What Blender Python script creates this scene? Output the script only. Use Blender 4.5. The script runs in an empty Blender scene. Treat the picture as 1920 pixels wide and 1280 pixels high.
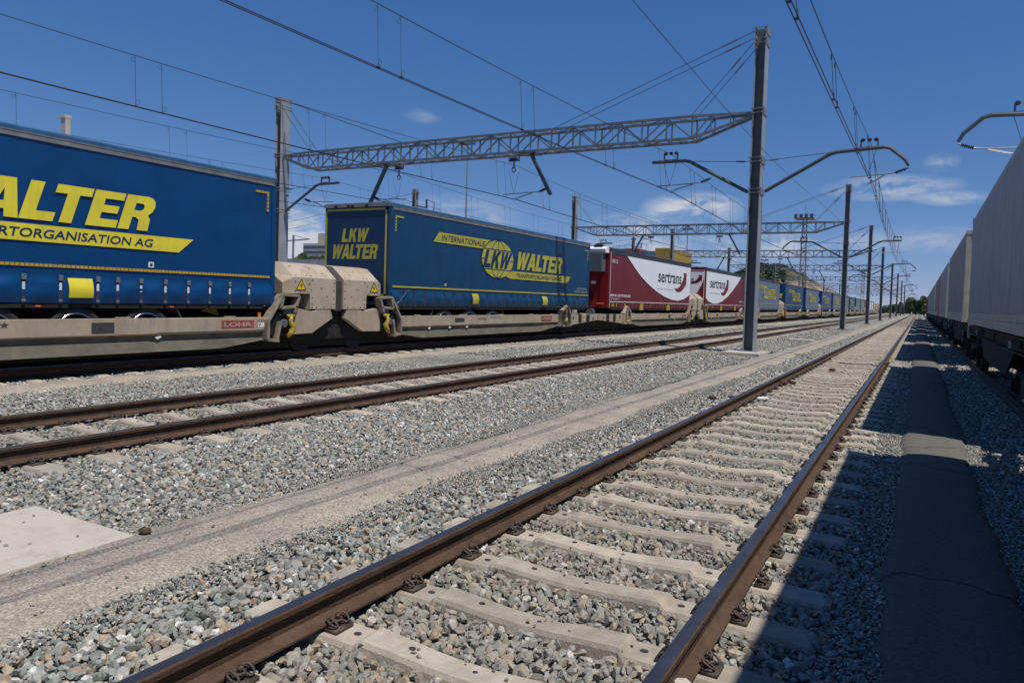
import bpy, bmesh, math, random
import numpy as np
from mathutils import Vector, Matrix, noise
from mathutils.geometry import tessellate_polygon
random.seed(7); RNG = np.random.default_rng(11)
S = bpy.context.scene
COL = S.collection
rad = math.radians

# ---------------------------------------------------------------- camera
CAM_H = 1.52
F_PX, YAW, PITCH, ROLL, CX, CY = 1331.38, 0.487545, -0.0352512, 0.0322712, 1015.64, 607.16   # measured on a 1920x1280 frame
def _axes():
    cy, sy, cp, sp = math.cos(YAW), math.sin(YAW), math.cos(PITCH), math.sin(PITCH)
    f = Vector((-sy*cp, cy*cp, sp)); r0 = Vector((cy, sy, 0)); u0 = r0.cross(f)
    cr, sr = math.cos(ROLL), math.sin(ROLL)
    return r0*cr + u0*sr, u0*cr - r0*sr, f
CR, CU, CF = _axes()
cd = bpy.data.cameras.new('camera'); cam = bpy.data.objects.new('camera', cd); COL.objects.link(cam)
cam.matrix_world = Matrix(((CR.x, CU.x, -CF.x, 0), (CR.y, CU.y, -CF.y, 0), (CR.z, CU.z, -CF.z, CAM_H), (0, 0, 0, 1)))
cd.sensor_fit = 'HORIZONTAL'; cd.sensor_width = 36; cd.lens = F_PX/1920*36
cd.shift_x = (960-CX)/1920; cd.shift_y = -(640-CY)/1920
cd.clip_start = 0.05; cd.clip_end = 9000
S.camera = cam

# ---------------------------------------------------------------- light, sky, exposure
SUN_DIR = Vector((-0.443, 0.145, -1.0)).normalized()          # the way the light travels
SUN_EL = math.asin(-SUN_DIR.z); SUN_AZ = math.atan2(-SUN_DIR.x, -SUN_DIR.y)
sl = bpy.data.lights.new('sun', 'SUN'); sun = bpy.data.objects.new('sun', sl); COL.objects.link(sun)
sl.energy = 5.0; sl.angle = rad(0.53); sl.color = (1.0, 0.95, 0.865)
sun.rotation_euler = SUN_DIR.to_track_quat('-Z', 'Y').to_euler(); sun.location = (30, -10, 60)
S.view_settings.view_transform = 'Standard'; S.view_settings.look = 'None'
S.view_settings.exposure = -0.17; S.view_settings.gamma = 1.0

def pix_dir(x, y):
    return (CR*((x-CX)/F_PX) - CU*((y-CY)/F_PX) + CF).normalized()

W = bpy.data.worlds.new('World'); S.world = W; W.use_nodes = True
nt = W.node_tree; N = nt.nodes; Lk = nt.links
N.clear()
out = N.new('ShaderNodeOutputWorld'); bg = N.new('ShaderNodeBackground'); sky = N.new('ShaderNodeTexSky')
sky.sky_type = 'NISHITA'; sky.sun_disc = False; sky.sun_elevation = SUN_EL; sky.sun_rotation = SUN_AZ
sky.air_density = 0.6; sky.dust_density = 0.0; sky.ozone_density = 1.0; sky.altitude = 0
bg.inputs[1].default_value = 0.05
tc = N.new('ShaderNodeTexCoord')
def wn(t, **k):
    n = N.new(t)
    for a, b in k.items(): setattr(n, a, b)
    return n
def vmath(op, a, b):
    n = wn('ShaderNodeVectorMath', operation=op)
    Lk.new(a, n.inputs[0])
    if isinstance(b, (tuple, Vector)): n.inputs[1].default_value = b
    elif b is not None: Lk.new(b, n.inputs[1])
    return n
def smath(op, a, b, clamp=False):
    n = wn('ShaderNodeMath', operation=op, use_clamp=clamp)
    for i, q in enumerate((a, b)):
        if isinstance(q, (int, float)): n.inputs[i].default_value = q
        elif q is not None: Lk.new(q, n.inputs[i])
    return n.outputs[0]
total = None
# thin summer clouds: (direction, half width, half height, strength)
CLOUDS = [(pix_dir(1300, 392), .075, .026, .75), (pix_dir(1190, 425), .07, .022, .5), (pix_dir(1670, 352), .085, .018, .5), (pix_dir(1790, 372), .05, .010, .35),
          (pix_dir(1765, 305), .022, .014, .35), (pix_dir(565, 455), .11, .045, .85), (pix_dir(545, 400), .07, .03, .3), (pix_dir(790, 218), .03, .011, .16), (pix_dir(1480, 455), .12, .02, .3),
          (pix_dir(1260, 470), .2, .025, .4), (pix_dir(1720, 450), .1, .02, .2), (pix_dir(860, 400), .10, .03, .28)]
for d, w, h, s in CLOUDS:
    dv = vmath('SUBTRACT', tc.outputs['Generated'], d)
    m = vmath('MULTIPLY', dv.outputs[0], (1/w, 1/w, 1/h))
    ln = wn('ShaderNodeVectorMath', operation='LENGTH'); Lk.new(m.outputs[0], ln.inputs[0])
    v = smath('MULTIPLY', smath('SUBTRACT', 1.0, ln.outputs['Value'], True), s)
    total = v if total is None else smath('ADD', total, v)
mp = vmath('MULTIPLY', tc.outputs['Generated'], (1, 1, 2.6))
nz = wn('ShaderNodeTexNoise'); nz.inputs['Scale'].default_value = 16; nz.inputs['Detail'].default_value = 9; nz.inputs['Roughness'].default_value = .62
nz.inputs['Distortion'].default_value = .35
Lk.new(mp.outputs[0], nz.inputs['Vector'])
mr = wn('ShaderNodeMapRange', interpolation_type='SMOOTHSTEP'); mr.inputs[1].default_value = .34; mr.inputs[2].default_value = .64
Lk.new(nz.outputs['Fac'], mr.inputs[0])
mask = smath('MULTIPLY', smath('MULTIPLY', total, mr.outputs[0]), 2.6, True)
sx_ = wn('ShaderNodeSeparateColor'); Lk.new(sky.outputs[0], sx_.inputs[0]); skyc = wn('ShaderNodeCombineColor')      # deep, even blue of a clear dry noon
for i, (a_, g_) in enumerate(((1.22, .985), (2.42, .66), (5.15, .462))):
    Lk.new(smath('MULTIPLY', smath('POWER', sx_.outputs[i], g_), a_), skyc.inputs[i])
mx = wn('ShaderNodeMix', data_type='RGBA'); Lk.new(mask, mx.inputs[0]); Lk.new(skyc.outputs[0], mx.inputs[6]); mx.inputs[7].default_value = (12.5, 13.4, 15.2, 1)
Lk.new(mx.outputs[2], bg.inputs[0]); Lk.new(bg.outputs[0], out.inputs[0])

# ---------------------------------------------------------------- materials
MATS = {}
def set_ramp(cr, cols):
    cols = sorted(cols); 
    while len(cr.elements) < len(cols): cr.elements.new(.999)
    for k, (p, c) in enumerate(cols): cr.elements[k].position = p
    for k, (p, c) in enumerate(cols): cr.elements[k].color = (*c, 1)
def mat(name, c1, c2=None, scale=6.0, rough=.7, metal=0.0, bump=0.0, bscale=None, streak=0.0, scol=(.10, .07, .05), spec=.4, lo=.35, hi=.65, rnd=0.0, detail=6, ss=(7, 7, .5), coat=0.0):
    m = bpy.data.materials.new(name); m.use_nodes = True; t = m.node_tree; n = t.nodes; l = t.links
    b = n['Principled BSDF']; b.inputs['Roughness'].default_value = rough; b.inputs['Metallic'].default_value = metal
    b.inputs['Specular IOR Level'].default_value = spec; b.inputs['Coat Weight'].default_value = coat
    c2 = c2 or tuple(q*.8 for q in c1)
    co = n.new('ShaderNodeTexCoord'); vec = co.outputs['Object']
    oi = n.new('ShaderNodeObjectInfo')
    if rnd:
        ad = n.new('ShaderNodeVectorMath'); ad.operation = 'ADD'; mu = n.new('ShaderNodeMath'); mu.operation = 'MULTIPLY'; mu.inputs[1].default_value = 57
        l.new(oi.outputs['Random'], mu.inputs[0]); l.new(vec, ad.inputs[0]); l.new(mu.outputs[0], ad.inputs[1]); vec = ad.outputs[0]
    nz = n.new('ShaderNodeTexNoise'); nz.inputs['Scale'].default_value = scale; nz.inputs['Detail'].default_value = detail; nz.inputs['Roughness'].default_value = .6
    l.new(vec, nz.inputs['Vector'])
    r = n.new('ShaderNodeValToRGB'); r.color_ramp.elements[0].position = lo; r.color_ramp.elements[1].position = hi
    r.color_ramp.elements[0].color = (*c2, 1); r.color_ramp.elements[1].color = (*c1, 1)
    l.new(nz.outputs['Fac'], r.inputs[0]); colr = r.outputs[0]
    if streak:
        mp = n.new('ShaderNodeMapping'); mp.inputs['Scale'].default_value = ss; l.new(vec, mp.inputs[0])
        n2 = n.new('ShaderNodeTexNoise'); n2.inputs['Scale'].default_value = 1.0; n2.inputs['Detail'].default_value = 7; n2.inputs['Roughness'].default_value = .7; l.new(mp.outputs[0], n2.inputs['Vector'])
        r2 = n.new('ShaderNodeMapRange'); r2.inputs[1].default_value = .5; r2.inputs[2].default_value = .75; r2.inputs[4].default_value = streak; l.new(n2.outputs['Fac'], r2.inputs[0])
        mx = n.new('ShaderNodeMix'); mx.data_type = 'RGBA'; l.new(r2.outputs[0], mx.inputs[0]); l.new(colr, mx.inputs[6]); mx.inputs[7].default_value = (*scol, 1); colr = mx.outputs[2]
    if rnd:
        hs = n.new('ShaderNodeHueSaturation'); mr = n.new('ShaderNodeMapRange'); mr.inputs[3].default_value = 1-rnd; mr.inputs[4].default_value = 1+rnd
        l.new(oi.outputs['Random'], mr.inputs[0]); l.new(mr.outputs[0], hs.inputs['Value']); l.new(colr, hs.inputs['Color']); colr = hs.outputs[0]
    l.new(colr, b.inputs['Base Color'])
    if bump:
        bz = n.new('ShaderNodeTexNoise'); bz.inputs['Scale'].default_value = bscale or scale*4; bz.inputs['Detail'].default_value = 5; l.new(vec, bz.inputs['Vector'])
        bp = n.new('ShaderNodeBump'); bp.inputs['Strength'].default_value = bump; bp.inputs['Distance'].default_value = .02; l.new(bz.outputs['Fac'], bp.inputs['Height']); l.new(bp.outputs[0], b.inputs['Normal'])
    MATS[name] = m
    return m

mat('rust', (.085, .046, .028), (.046, .027, .018), 9, .75, bump=.3, bscale=60, streak=.5, scol=(.15, .09, .05), ss=(3, .6, 8))
mat('rail_top', (.20, .19, .20), (.13, .12, .125), 3, .33, metal=.85, streak=.6, scol=(.12, .08, .06), ss=(30, .25, 30))
mat('concrete', (.44, .385, .315), (.33, .285, .235), 7, .9, bump=.22, bscale=60, rnd=.2, streak=.7, scol=(.27, .215, .165), ss=(5, 5, 5))
mat('slab', (.53, .49, .43), (.42, .385, .33), 3, .9, bump=.35, bscale=60, streak=.8, scol=(.30, .265, .22), ss=(3, 3, 3))
mat('hole', (.045, .04, .038), rough=.9)
mat('clip', (.105, .08, .062), (.055, .043, .036), 30, .6, metal=.3, bump=.3)
mat('path', (.3, .28, .25))
mat('galv', (.27, .28, .29), (.19, .20, .21), 3, .5, metal=.4, streak=.35, scol=(.2, .19, .19), ss=(10, 10, .6), rnd=.08)
mat('steel_arm', (.105, .115, .13), (.08, .09, .10), 3, .5, metal=.4)
mat('galv_truss', (.22, .235, .25), (.15, .16, .175), 3, .45, metal=.5)
mat('mast_steel', (.34, .36, .375), (.27, .29, .305), 2, .5, metal=.25, streak=.25, scol=(.28, .285, .29), ss=(10, 10, .4))
mat('galv_dark', (.135, .15, .165), (.10, .115, .13), 5, .55, metal=.3)
mat('insulator', (.03, .022, .02), (.02, .016, .016), 5, .3, coat=.3)
mat('wire', (.045, .045, .048), rough=.5, metal=.4)
mat('blue', (.001, .052, .175), (.001, .042, .142), 1.6, .36, spec=.45, streak=.35, scol=(.008, .042, .12), ss=(3, 3, .3), bump=.06, bscale=9)
mat('blue_worn', (.005, .050, .128), (.004, .040, .102), 1.6, .38, spec=.5, streak=.4, scol=(.02, .055, .10), ss=(3, 3, .3), bump=.06, bscale=9)
mat('blue_sheen', (.125, .17, .225), (.10, .14, .19), 1.6, .5, spec=.5, streak=.4, scol=(.10, .13, .18), ss=(3, 3, .3))  # paler, greyer blue: grazing sky sheen of far curtains put into the colour
mat('blue_dark', (.001, .032, .098), (.001, .026, .08), 3, .5)
mat('yellow', (.78, .66, .042), (.66, .56, .045), 2.2, .5, streak=.5, scol=(.50, .42, .07), ss=(9, 9, .4))
mat('yellow_worn', (.47, .42, .05), (.36, .33, .06), 2.5, .55, streak=.5, scol=(.28, .27, .09), ss=(9, 9, .5))
mat('tape', (.55, .36, .045), (.38, .25, .04), 20, .6)
mat('text_blue', (.008, .035, .095), rough=.5)
mat('grey_rail', (.29, .28, .275), (.20, .195, .19), 4, .45, metal=.4, streak=.4, scol=(.13, .12, .11), ss=(1, 1.5, 12))
mat('roof_blue', (.035, .115, .22), (.02, .08, .17), 4, .45)
mat('roof_dark', (.05, .052, .06), (.035, .037, .042), 4, .5)
mat('strap', (.055, .055, .06), (.035, .035, .04), 20, .6)
mat('buckle', (.45, .46, .48), (.25, .26, .27), 30, .35, metal=.7)
mat('label_white', (.72, .72, .74), (.60, .60, .62), 30, .6)
mat('beige', (.41, .335, .25), (.32, .265, .2), 2.5, .6, streak=.65, scol=(.20, .15, .105), ss=(5, 5, .8), bump=.08, bscale=30)
mat('beige_dirty', (.30, .25, .19), (.19, .16, .12), 5, .6, streak=.8, scol=(.08, .06, .045), ss=(6, 6, 3))
mat('beige_hood', (.47, .395, .305), (.39, .325, .25), 2.0, .5, streak=.95, scol=(.30, .19, .105), ss=(2.2, 2.2, 1.6), bump=.06, bscale=30)
mat('grimy_belly', (.15, .135, .10), (.10, .09, .068), 3, .8, streak=.7, scol=(.05, .045, .04), ss=(1.5, 1.5, 2))
mat('seal', (.06, .05, .04), (.04, .034, .028), 5, .8)
mat('underframe', (.019, .017, .016), (.011, .010, .010), 6, .8, bump=.3)
mat('mudguard', (.06, .06, .062), (.045, .045, .046), 8, .6)
mat('tyre', (.022, .022, .023), (.03, .03, .03), 30, .85, bump=.3)
mat('chrome', (.75, .75, .77), (.5, .5, .52), 10, .22, metal=1.0)
mat('lohr_red', (.33, .05, .04), (.26, .045, .04), 10, .6, streak=.5, scol=(.38, .22, .17), ss=(20, 20, 4))
mat('lever_yellow', (.52, .37, .02), (.30, .21, .03), 14, .55, streak=.95, scol=(.06, .05, .04), ss=(9, 9, 9))
mat('sign_yellow', (.80, .55, .02), rough=.5)
mat('black', (.012, .012, .013), rough=.5)
mat('orange_light', (.8, .22, .02), rough=.3)
mat('red', (.165, .014, .019), (.135, .012, .016), 2, .42, streak=.2, scol=(.15, .02, .025), ss=(3, 3, .4))
mat('red_bright', (.21, .008, .010), (.17, .008, .010), 3, .4)
mat('white', (.80, .81, .84), (.74, .75, .79), 2, .4, streak=.12, scol=(.6, .6, .6), ss=(3, 3, .4))
mat('ser_black', (.02, .02, .024), rough=.5)
mat('ser_grey', (.40, .40, .41), rough=.5)
mat('fridge', (.11, .135, .155), (.085, .11, .13), 3, .5)
mat('cont_white', (.44, .45, .46), (.36, .37, .385), 2.2, .42, streak=.85, scol=(.20, .19, .19), ss=(2, 11, .22), bump=.05, bscale=20)  # dirt streaks, strengthened to paint in the shading of the ribs
mat('cont_pale', (.38, .38, .37), (.31, .31, .305), 2.2, .45, streak=.85, scol=(.19, .17, .16), ss=(2, 11, .22))  # streaks here too are both dirt and painted rib shading
mat('cont_rail', (.46, .435, .39), (.33, .31, .28), 4, .55, streak=.6, scol=(.22, .15, .10), ss=(2, 3, 3))
mat('cont_cream', (.52, .48, .38), (.40, .37, .29), 4, .55, streak=.6, scol=(.25, .16, .10), ss=(4, 4, .6))
mat('cont_red', (.30, .06, .045), (.23, .05, .04), 4, .55, streak=.4, scol=(.16, .06, .05), ss=(3, 6, .5))
mat('cont_orange', (.42, .10, .03), (.33, .08, .03), 4, .55, streak=.3)
mat('cont_blue', (.02, .09, .22), (.02, .07, .17), 4, .55, streak=.3)
mat('cont_skyblue', (.14, .28, .40), (.11, .23, .34), 4, .55, streak=.4)
mat('cont_yellow', (.47, .32, .06), (.36, .235, .05), 4, .55, streak=.5, scol=(.30, .17, .05))
mat('tank_orange', (.62, .30, .04), (.5, .24, .03), 4, .4)
mat('tank_cream', (.62, .56, .42), (.5, .45, .34), 4, .4)
mat('wall_white', (.62, .63, .65), (.54, .55, .57), .3, .7, streak=.2)
mat('facade', (.50, .48, .44), (.42, .40, .37), .2, .8)
mat('glass', (.05, .075, .10), rough=.15, spec=.8)
mat('bark', (.06, .045, .032), (.04, .03, .022), 6, .9, bump=.5)
mat('leaf', (.06, .105, .022), (.030, .062, .014), .5, .6, detail=3)
mat('leaf_dark', (.040, .072, .020), (.022, .045, .013), .5, .6, detail=3)
mat('brown_litter', (.09, .05, .03), (.05, .03, .02), 30, .8, bump=.5)
mat('plastic_white', (.75, .75, .76), rough=.35)
mat('plastic_blue', (.05, .16, .4), rough=.35)

# ---------------------------------------------------------------- mesh helpers
class MB:
    """collects shapes in world coordinates and links them as ONE mesh object"""
    def __init__(s, m): s.v = []; s.f = []; s.mi = []; s.mats = []; s.use(m)
    def use(s, m):
        m = MATS[m] if isinstance(m, str) else m
        if m not in s.mats: s.mats.append(m)
        s.i = s.mats.index(m); return s
    def add(s, vs, fs):
        o = len(s.v); s.v.extend(Vector(q) for q in vs); s.f.extend(tuple(o+k for k in q) for q in fs); s.mi.extend([s.i]*len(fs)); return s
    def box(s, x0, x1, y0, y1, z0, z1):
        return s.add([(x, y, z) for x in (x0, x1) for y in (y0, y1) for z in (z0, z1)],
                     [(0, 1, 3, 2), (4, 6, 7, 5), (0, 4, 5, 1), (2, 3, 7, 6), (0, 2, 6, 4), (1, 5, 7, 3)])
    def bar(s, p, q, w, h=None, up=(0, 0, 1)):
        p, q = Vector(p), Vector(q); h = h or w; d = (q-p).normalized(); up = Vector(up)
        if abs(d.dot(up)) > .98: up = Vector((1, 0, 0))
        a = d.cross(up).normalized()*w/2; b = a.cross(d).normalized()*h/2
        return s.add([e+k for e in (p, q) for k in (-a-b, a-b, a+b, -a+b)], [(0, 3, 2, 1), (4, 5, 6, 7), (0, 1, 5, 4), (1, 2, 6, 5), (2, 3, 7, 6), (3, 0, 4, 7)])
    def tube(s, pts, r, n=6, caps=True):
        pts = [Vector(p) for p in pts]; vs = []; fs = []
        prev = None
        for i, p in enumerate(pts):
            d = (pts[min(i+1, len(pts)-1)]-pts[max(i-1, 0)]).normalized()
            ref = prev if prev is not None else (Vector((0, 0, 1)) if abs(d.z) < .9 else Vector((1, 0, 0)))
            a = d.cross(ref).normalized(); b = a.cross(d).normalized(); prev = b
            rr = r[i] if isinstance(r, (list, tuple)) else r
            vs += [p+(a*math.cos(t)+b*math.sin(t))*rr for t in (2*math.pi*k/n for k in range(n))]
        for i in range(len(pts)-1):
            for k in range(n): fs.append((i*n+k, i*n+(k+1) % n, (i+1)*n+(k+1) % n, (i+1)*n+k))
        if caps: fs += [tuple(range(n))[::-1], tuple((len(pts)-1)*n+k for k in range(n))]
        return s.add(vs, fs)
    def prism(s, poly, axis, a, b):
        """poly: 2D points; axis 'x': (y,z), 'y': (x,z), 'z': (x,y)"""
        n = len(poly)
        def P(u, v, t): return (t, u, v) if axis == 'x' else (u, t, v) if axis == 'y' else (u, v, t)
        vs = [P(u, v, a) for u, v in poly]+[P(u, v, b) for u, v in poly]
        fs = [(k, (k+1) % n, n+(k+1) % n, n+k) for k in range(n)]
        tri = tessellate_polygon([[Vector((u, v, 0)) for u, v in poly]])
        fs += [tuple(t) for t in tri]+[tuple(n+k for k in t[::-1]) for t in tri]
        return s.add(vs, fs)
    def grid(s, fn, us, vs_):
        nu, nv = len(us), len(vs_)
        return s.add([fn(u, v) for u in us for v in vs_], [(i*nv+j, (i+1)*nv+j, (i+1)*nv+j+1, i*nv+j+1) for i in range(nu-1) for j in range(nv-1)])
    def cyl(s, p, q, r, n=16): return s.tube([p, q], r, n)
    def build(s, name, parent=None, smooth=False, bevel=0, fix=True):
        me = bpy.data.meshes.new(name); o0 = origin(parent)
        me.from_pydata([tuple(q-o0) for q in s.v], [], s.f)
        for m in s.mats: me.materials.append(m)
        me.polygons.foreach_set('material_index', s.mi)
        if fix:
            bm = bmesh.new(); bm.from_mesh(me); bmesh.ops.recalc_face_normals(bm, faces=bm.faces[:]); bm.to_mesh(me); bm.free()
        if smooth:
            me.polygons.foreach_set('use_smooth', [True]*len(me.polygons))
        me.update()
        o = bpy.data.objects.new(name, me); COL.objects.link(o)
        if parent: o.parent = parent
        if bevel:
            b = o.modifiers.new('bevel', 'BEVEL'); b.width = bevel; b.segments = 2; b.limit_method = 'ANGLE'; b.angle_limit = rad(40)
        return o
def origin(o):
    v = Vector((0, 0, 0))
    while o is not None: v += o.location; o = o.parent
    return v
def tag(o, label=None, cat=None, group=None, kind=None):
    if label: o['label'] = label
    if cat: o['category'] = cat
    if group: o['group'] = group
    if kind: o['kind'] = kind
    return o
def thing(name, label, cat, loc=(0, 0, 0), group=None):
    o = bpy.data.objects.new(name, None); COL.objects.link(o); o.location = loc; o.empty_display_size = .2
    return tag(o, label, cat, group)
KIDS = {}
def copy_tree(o, loc=None, label=None, parent=None):
    c = o.copy(); COL.objects.link(c)
    if parent is not None: c.parent = parent
    if loc is not None: c.location = loc
    if label: c['label'] = label
    for ch in [k for k in o.children]: copy_tree(ch, parent=c)
    return c

# ---- lettering: flat polygons laid on a plane
FONT = {  # block capitals in a unit box; each letter: list of (outer, holes)
 'L': [([(0, 0), (.86, 0), (.86, .24), (.36, .24), (.36, 1), (0, 1)], [])],
 'T': [([(.33, 0), (.67, 0), (.67, .77), (1, .77), (1, 1), (0, 1), (0, .77), (.33, .77)], [])],
 'E': [([(0, 0), (.9, 0), (.9, .22), (.35, .22), (.35, .4), (.82, .4), (.82, .61), (.35, .61), (.35, .79), (.9, .79), (.9, 1), (0, 1)], [])],
 'K': [([(0, 0), (.33, 0), (.33, .33), (.44, .46), (.64, 0), (1.02, 0), (.68, .65), (1.0, 1), (.6, 1), (.33, .66), (.33, 1), (0, 1)], [])],
 'W': [([(.17, 0), (.46, 0), (.64, .6), (.72, 0), (1.02, 0), (1.4, 1), (1.07, 1), (.9, .45), (.83, 1), (.56, 1), (.39, .45), (.32, 1), (0, 1)], [])],
 'A': [([(0, 0), (.33, 0), (.4, .2), (.68, .2), (.74, 0), (1.08, 0), (.74, 1), (.35, 1)], [[(.46, .4), (.54, .72), (.62, .4)]])],
 'R': [([(0, 0), (.34, 0), (.34, .37), (.45, .37), (.56, .30), (.6, 0), (.95, 0), (.92, .34), (.82, .46), (.93, .56), (.97, .72), (.93, .88), (.82, .97), (.68, 1), (0, 1)], [[(.34, .57), (.34, .78), (.55, .78), (.61, .74), (.63, .675), (.61, .61), (.55, .57)]])],
}
def block_word(w, gap=.09):
    tris = []; x = 0; last = ''
    for ch in w:
        x += {'LT': -.22, 'WA': -.12, 'AL': -.04}.get(last+ch, 0); last = ch
        wd = max(p[0] for p in FONT[ch][0][0])
        for outer, holes in FONT[ch]:
            polys = [[Vector((p[0]+x, p[1], 0)) for p in q] for q in [outer]+holes]
            flat = [p for q in polys for p in q]
            for t in tessellate_polygon(polys): tris.append([(flat[k].x, flat[k].y) for k in t])
        x += wd+gap
    return [[(px/(x-gap), py) for px, py in t] for t in tris]
_tcache = {}
def font_word(s, bold=0.0):
    if (s, bold) in _tcache: return _tcache[(s, bold)]
    cu = bpy.data.curves.new('t', 'FONT'); cu.body = s; cu.offset = bold; cu.resolution_u = 3
    ob = bpy.data.objects.new('t', cu); COL.objects.link(ob)
    me = bpy.data.meshes.new_from_object(ob.evaluated_get(bpy.context.evaluated_depsgraph_get()))
    vs = [v.co.copy() for v in me.vertices]; fs = [list(p.vertices) for p in me.polygons]
    bpy.data.objects.remove(ob); bpy.data.curves.remove(cu); bpy.data.meshes.remove(me)
    x0 = min(v.x for v in vs); x1 = max(v.x for v in vs); y0 = min(v.y for v in vs); y1 = max(v.y for v in vs)
    res = [[((vs[k].x-x0)/(x1-x0), (vs[k].y-y0)/(y1-y0)) for k in f] for f in fs]
    _tcache[(s, bold)] = res
    return res
def lay(mb, tris, plane, u0, u1, v0, v1, shear=0.0):
    """plane: function (u,v)->world point; shear: u shift over the full height, in units of height"""
    for t in tris:
        pts = [(u0+(u1-u0)*a+shear*(v1-v0)*(b-.5), v0+(v1-v0)*b) for a, b in t]
        mb.add([plane(u, v) for u, v in pts], [tuple(range(len(pts)))])
def poly(mb, pts, plane, holes=()):
    rings = [pts]+list(holes); flat = [p for q in rings for p in q]
    for t in tessellate_polygon([[Vector((a, b, 0)) for a, b in q] for q in rings]):
        mb.add([plane(*flat[k]) for k in t], [(0, 1, 2)])

# ================================================================ GROUND
TN, T2, TL, TC, TR = -1.757, -8.22, -14.78, -21.4, 2.46          # track centres
GH = 0.872                                                         # half distance of the rail centres
def wob(y, k): return .05*math.sin(y*.9+k)+.04*math.sin(y*2.3+2*k)+.05*(noise.noise((y*.45, k, 0)))
PATHS = [(-4.72, -3.70, -.165, 'path_middle'), (-.14, .63, -.125, 'path_right'), (-13.18, -12.38, -.16, 'path_left')]
gm = bpy.data.materials.new('gravel_ground'); gm.use_nodes = True
def ground_material(m):
    t = m.node_tree; n = t.nodes; l = t.links; b = n['Principled BSDF']; b.inputs['Roughness'].default_value = .95; b.inputs['Specular IOR Level'].default_value = .2
    co = n.new('ShaderNodeTexCoord'); vo = n.new('ShaderNodeTexVoronoi'); vo.inputs['Scale'].default_value = 19; l.new(co.outputs['Object'], vo.inputs['Vector'])
    sp = n.new('ShaderNodeSeparateColor'); l.new(vo.outputs['Color'], sp.inputs[0])
    r = n.new('ShaderNodeValToRGB'); stone_ramp(r); l.new(sp.outputs[0], r.inputs[0])
    mu = n.new('ShaderNodeMix'); mu.data_type = 'RGBA'; mu.blend_type = 'MULTIPLY'; mu.inputs[0].default_value = .75
    big = n.new('ShaderNodeTexNoise'); big.inputs['Scale'].default_value = .35; big.inputs['Detail'].default_value = 5; l.new(co.outputs['Object'], big.inputs['Vector'])
    rb = n.new('ShaderNodeValToRGB'); rb.color_ramp.elements[0].color = (.55, .53, .5, 1); rb.color_ramp.elements[0].position = .35; rb.color_ramp.elements[1].color = (1, 1, 1, 1); rb.color_ramp.elements[1].position = .65
    l.new(big.outputs['Fac'], rb.inputs[0]); l.new(r.outputs[0], mu.inputs[6]); l.new(rb.outputs[0], mu.inputs[7]); l.new(mu.outputs[2], b.inputs['Base Color'])
    bp = n.new('ShaderNodeBump'); bp.inputs['Strength'].default_value = 1; bp.inputs['Distance'].default_value = .03; bp.invert = True; l.new(vo.outputs['Distance'], bp.inputs['Height']); l.new(bp.outputs[0], b.inputs['Normal'])
def stone_ramp(r):
    cr = r.color_ramp; cr.interpolation = 'LINEAR'
    cols = [(0, (0.128, 0.130, 0.125)), (.14, (0.186, 0.195, 0.186)), (.27, (0.261, 0.274, 0.262)), (.38, (0.220, 0.238, 0.215)), (.48, (0.319, 0.331, 0.319)), (.58, (0.255, 0.258, 0.227)), (.68, (0.383, 0.383, 0.365)), (.77, (0.348, 0.319, 0.261)), (.86, (0.429, 0.336, 0.238)), (.91, (0.302, 0.220, 0.162)), (.95, (0.499, 0.476, 0.429)), (1, (0.660, 0.660, 0.650))]
    set_ramp(cr, cols)
ground_material(gm); MATS['ground'] = gm
g = MB('ground')
xs = [-3000, -800, -300, -120, -60, -30]+[x for x in np.arange(-20, 8.1, 1.0)]+[15, 40, 120, 400, 1500, 3000]
ys = [-400, -60, -15]+[y for y in np.arange(-3, 60, 1.5)]+[70, 90, 120, 160, 240, 400, 800, 2000, 5000]
g.grid(lambda x, y: (x, y, -.236), xs, ys)
tag(g.build('ground', fix=False), kind='structure')

def path_material(m):
    t = m.node_tree; n = t.nodes; l = t.links; b = n['Principled BSDF']; b.inputs['Roughness'].default_value = .95; b.inputs['Specular IOR Level'].default_value = .2
    co = n.new('ShaderNodeTexCoord'); vo = n.new('ShaderNodeTexVoronoi'); vo.inputs['Scale'].default_value = 85; l.new(co.outputs['Object'], vo.inputs['Vector'])
    sp = n.new('ShaderNodeSeparateColor'); l.new(vo.outputs['Color'], sp.inputs[0])
    r = n.new('ShaderNodeValToRGB'); cr = r.color_ramp
    set_ramp(cr, [(0, (.20, .182, .16)), (.3, (.285, .258, .222)), (.6, (.34, .305, .26)), (.8, (.38, .342, .29)), (1, (.46, .42, .36))])
    l.new(sp.outputs[0], r.inputs[0])
    nz = n.new('ShaderNodeTexNoise'); nz.inputs['Scale'].default_value = 1.7; nz.inputs['Detail'].default_value = 9; nz.inputs['Roughness'].default_value = .65; l.new(co.outputs['Object'], nz.inputs['Vector'])
    rb = n.new('ShaderNodeValToRGB'); rb.color_ramp.elements[0].color = (.76, .75, .75, 1); rb.color_ramp.elements[0].position = .34; rb.color_ramp.elements[1].color = (1.04, 1.0, .95, 1); rb.color_ramp.elements[1].position = .58
    l.new(nz.outputs['Fac'], rb.inputs[0]); mu = n.new('ShaderNodeMix'); mu.data_type = 'RGBA'; mu.blend_type = 'MULTIPLY'; mu.inputs[0].default_value = 1
    l.new(r.outputs[0], mu.inputs[6]); l.new(rb.outputs[0], mu.inputs[7]); l.new(mu.outputs[2], b.inputs['Base Color'])
    bp = n.new('ShaderNodeBump'); bp.inputs['Strength'].default_value = .3; bp.inputs['Distance'].default_value = .004; bp.invert = True; l.new(vo.outputs['Distance'], bp.inputs['Height']); l.new(bp.outputs[0], b.inputs['Normal'])
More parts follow.
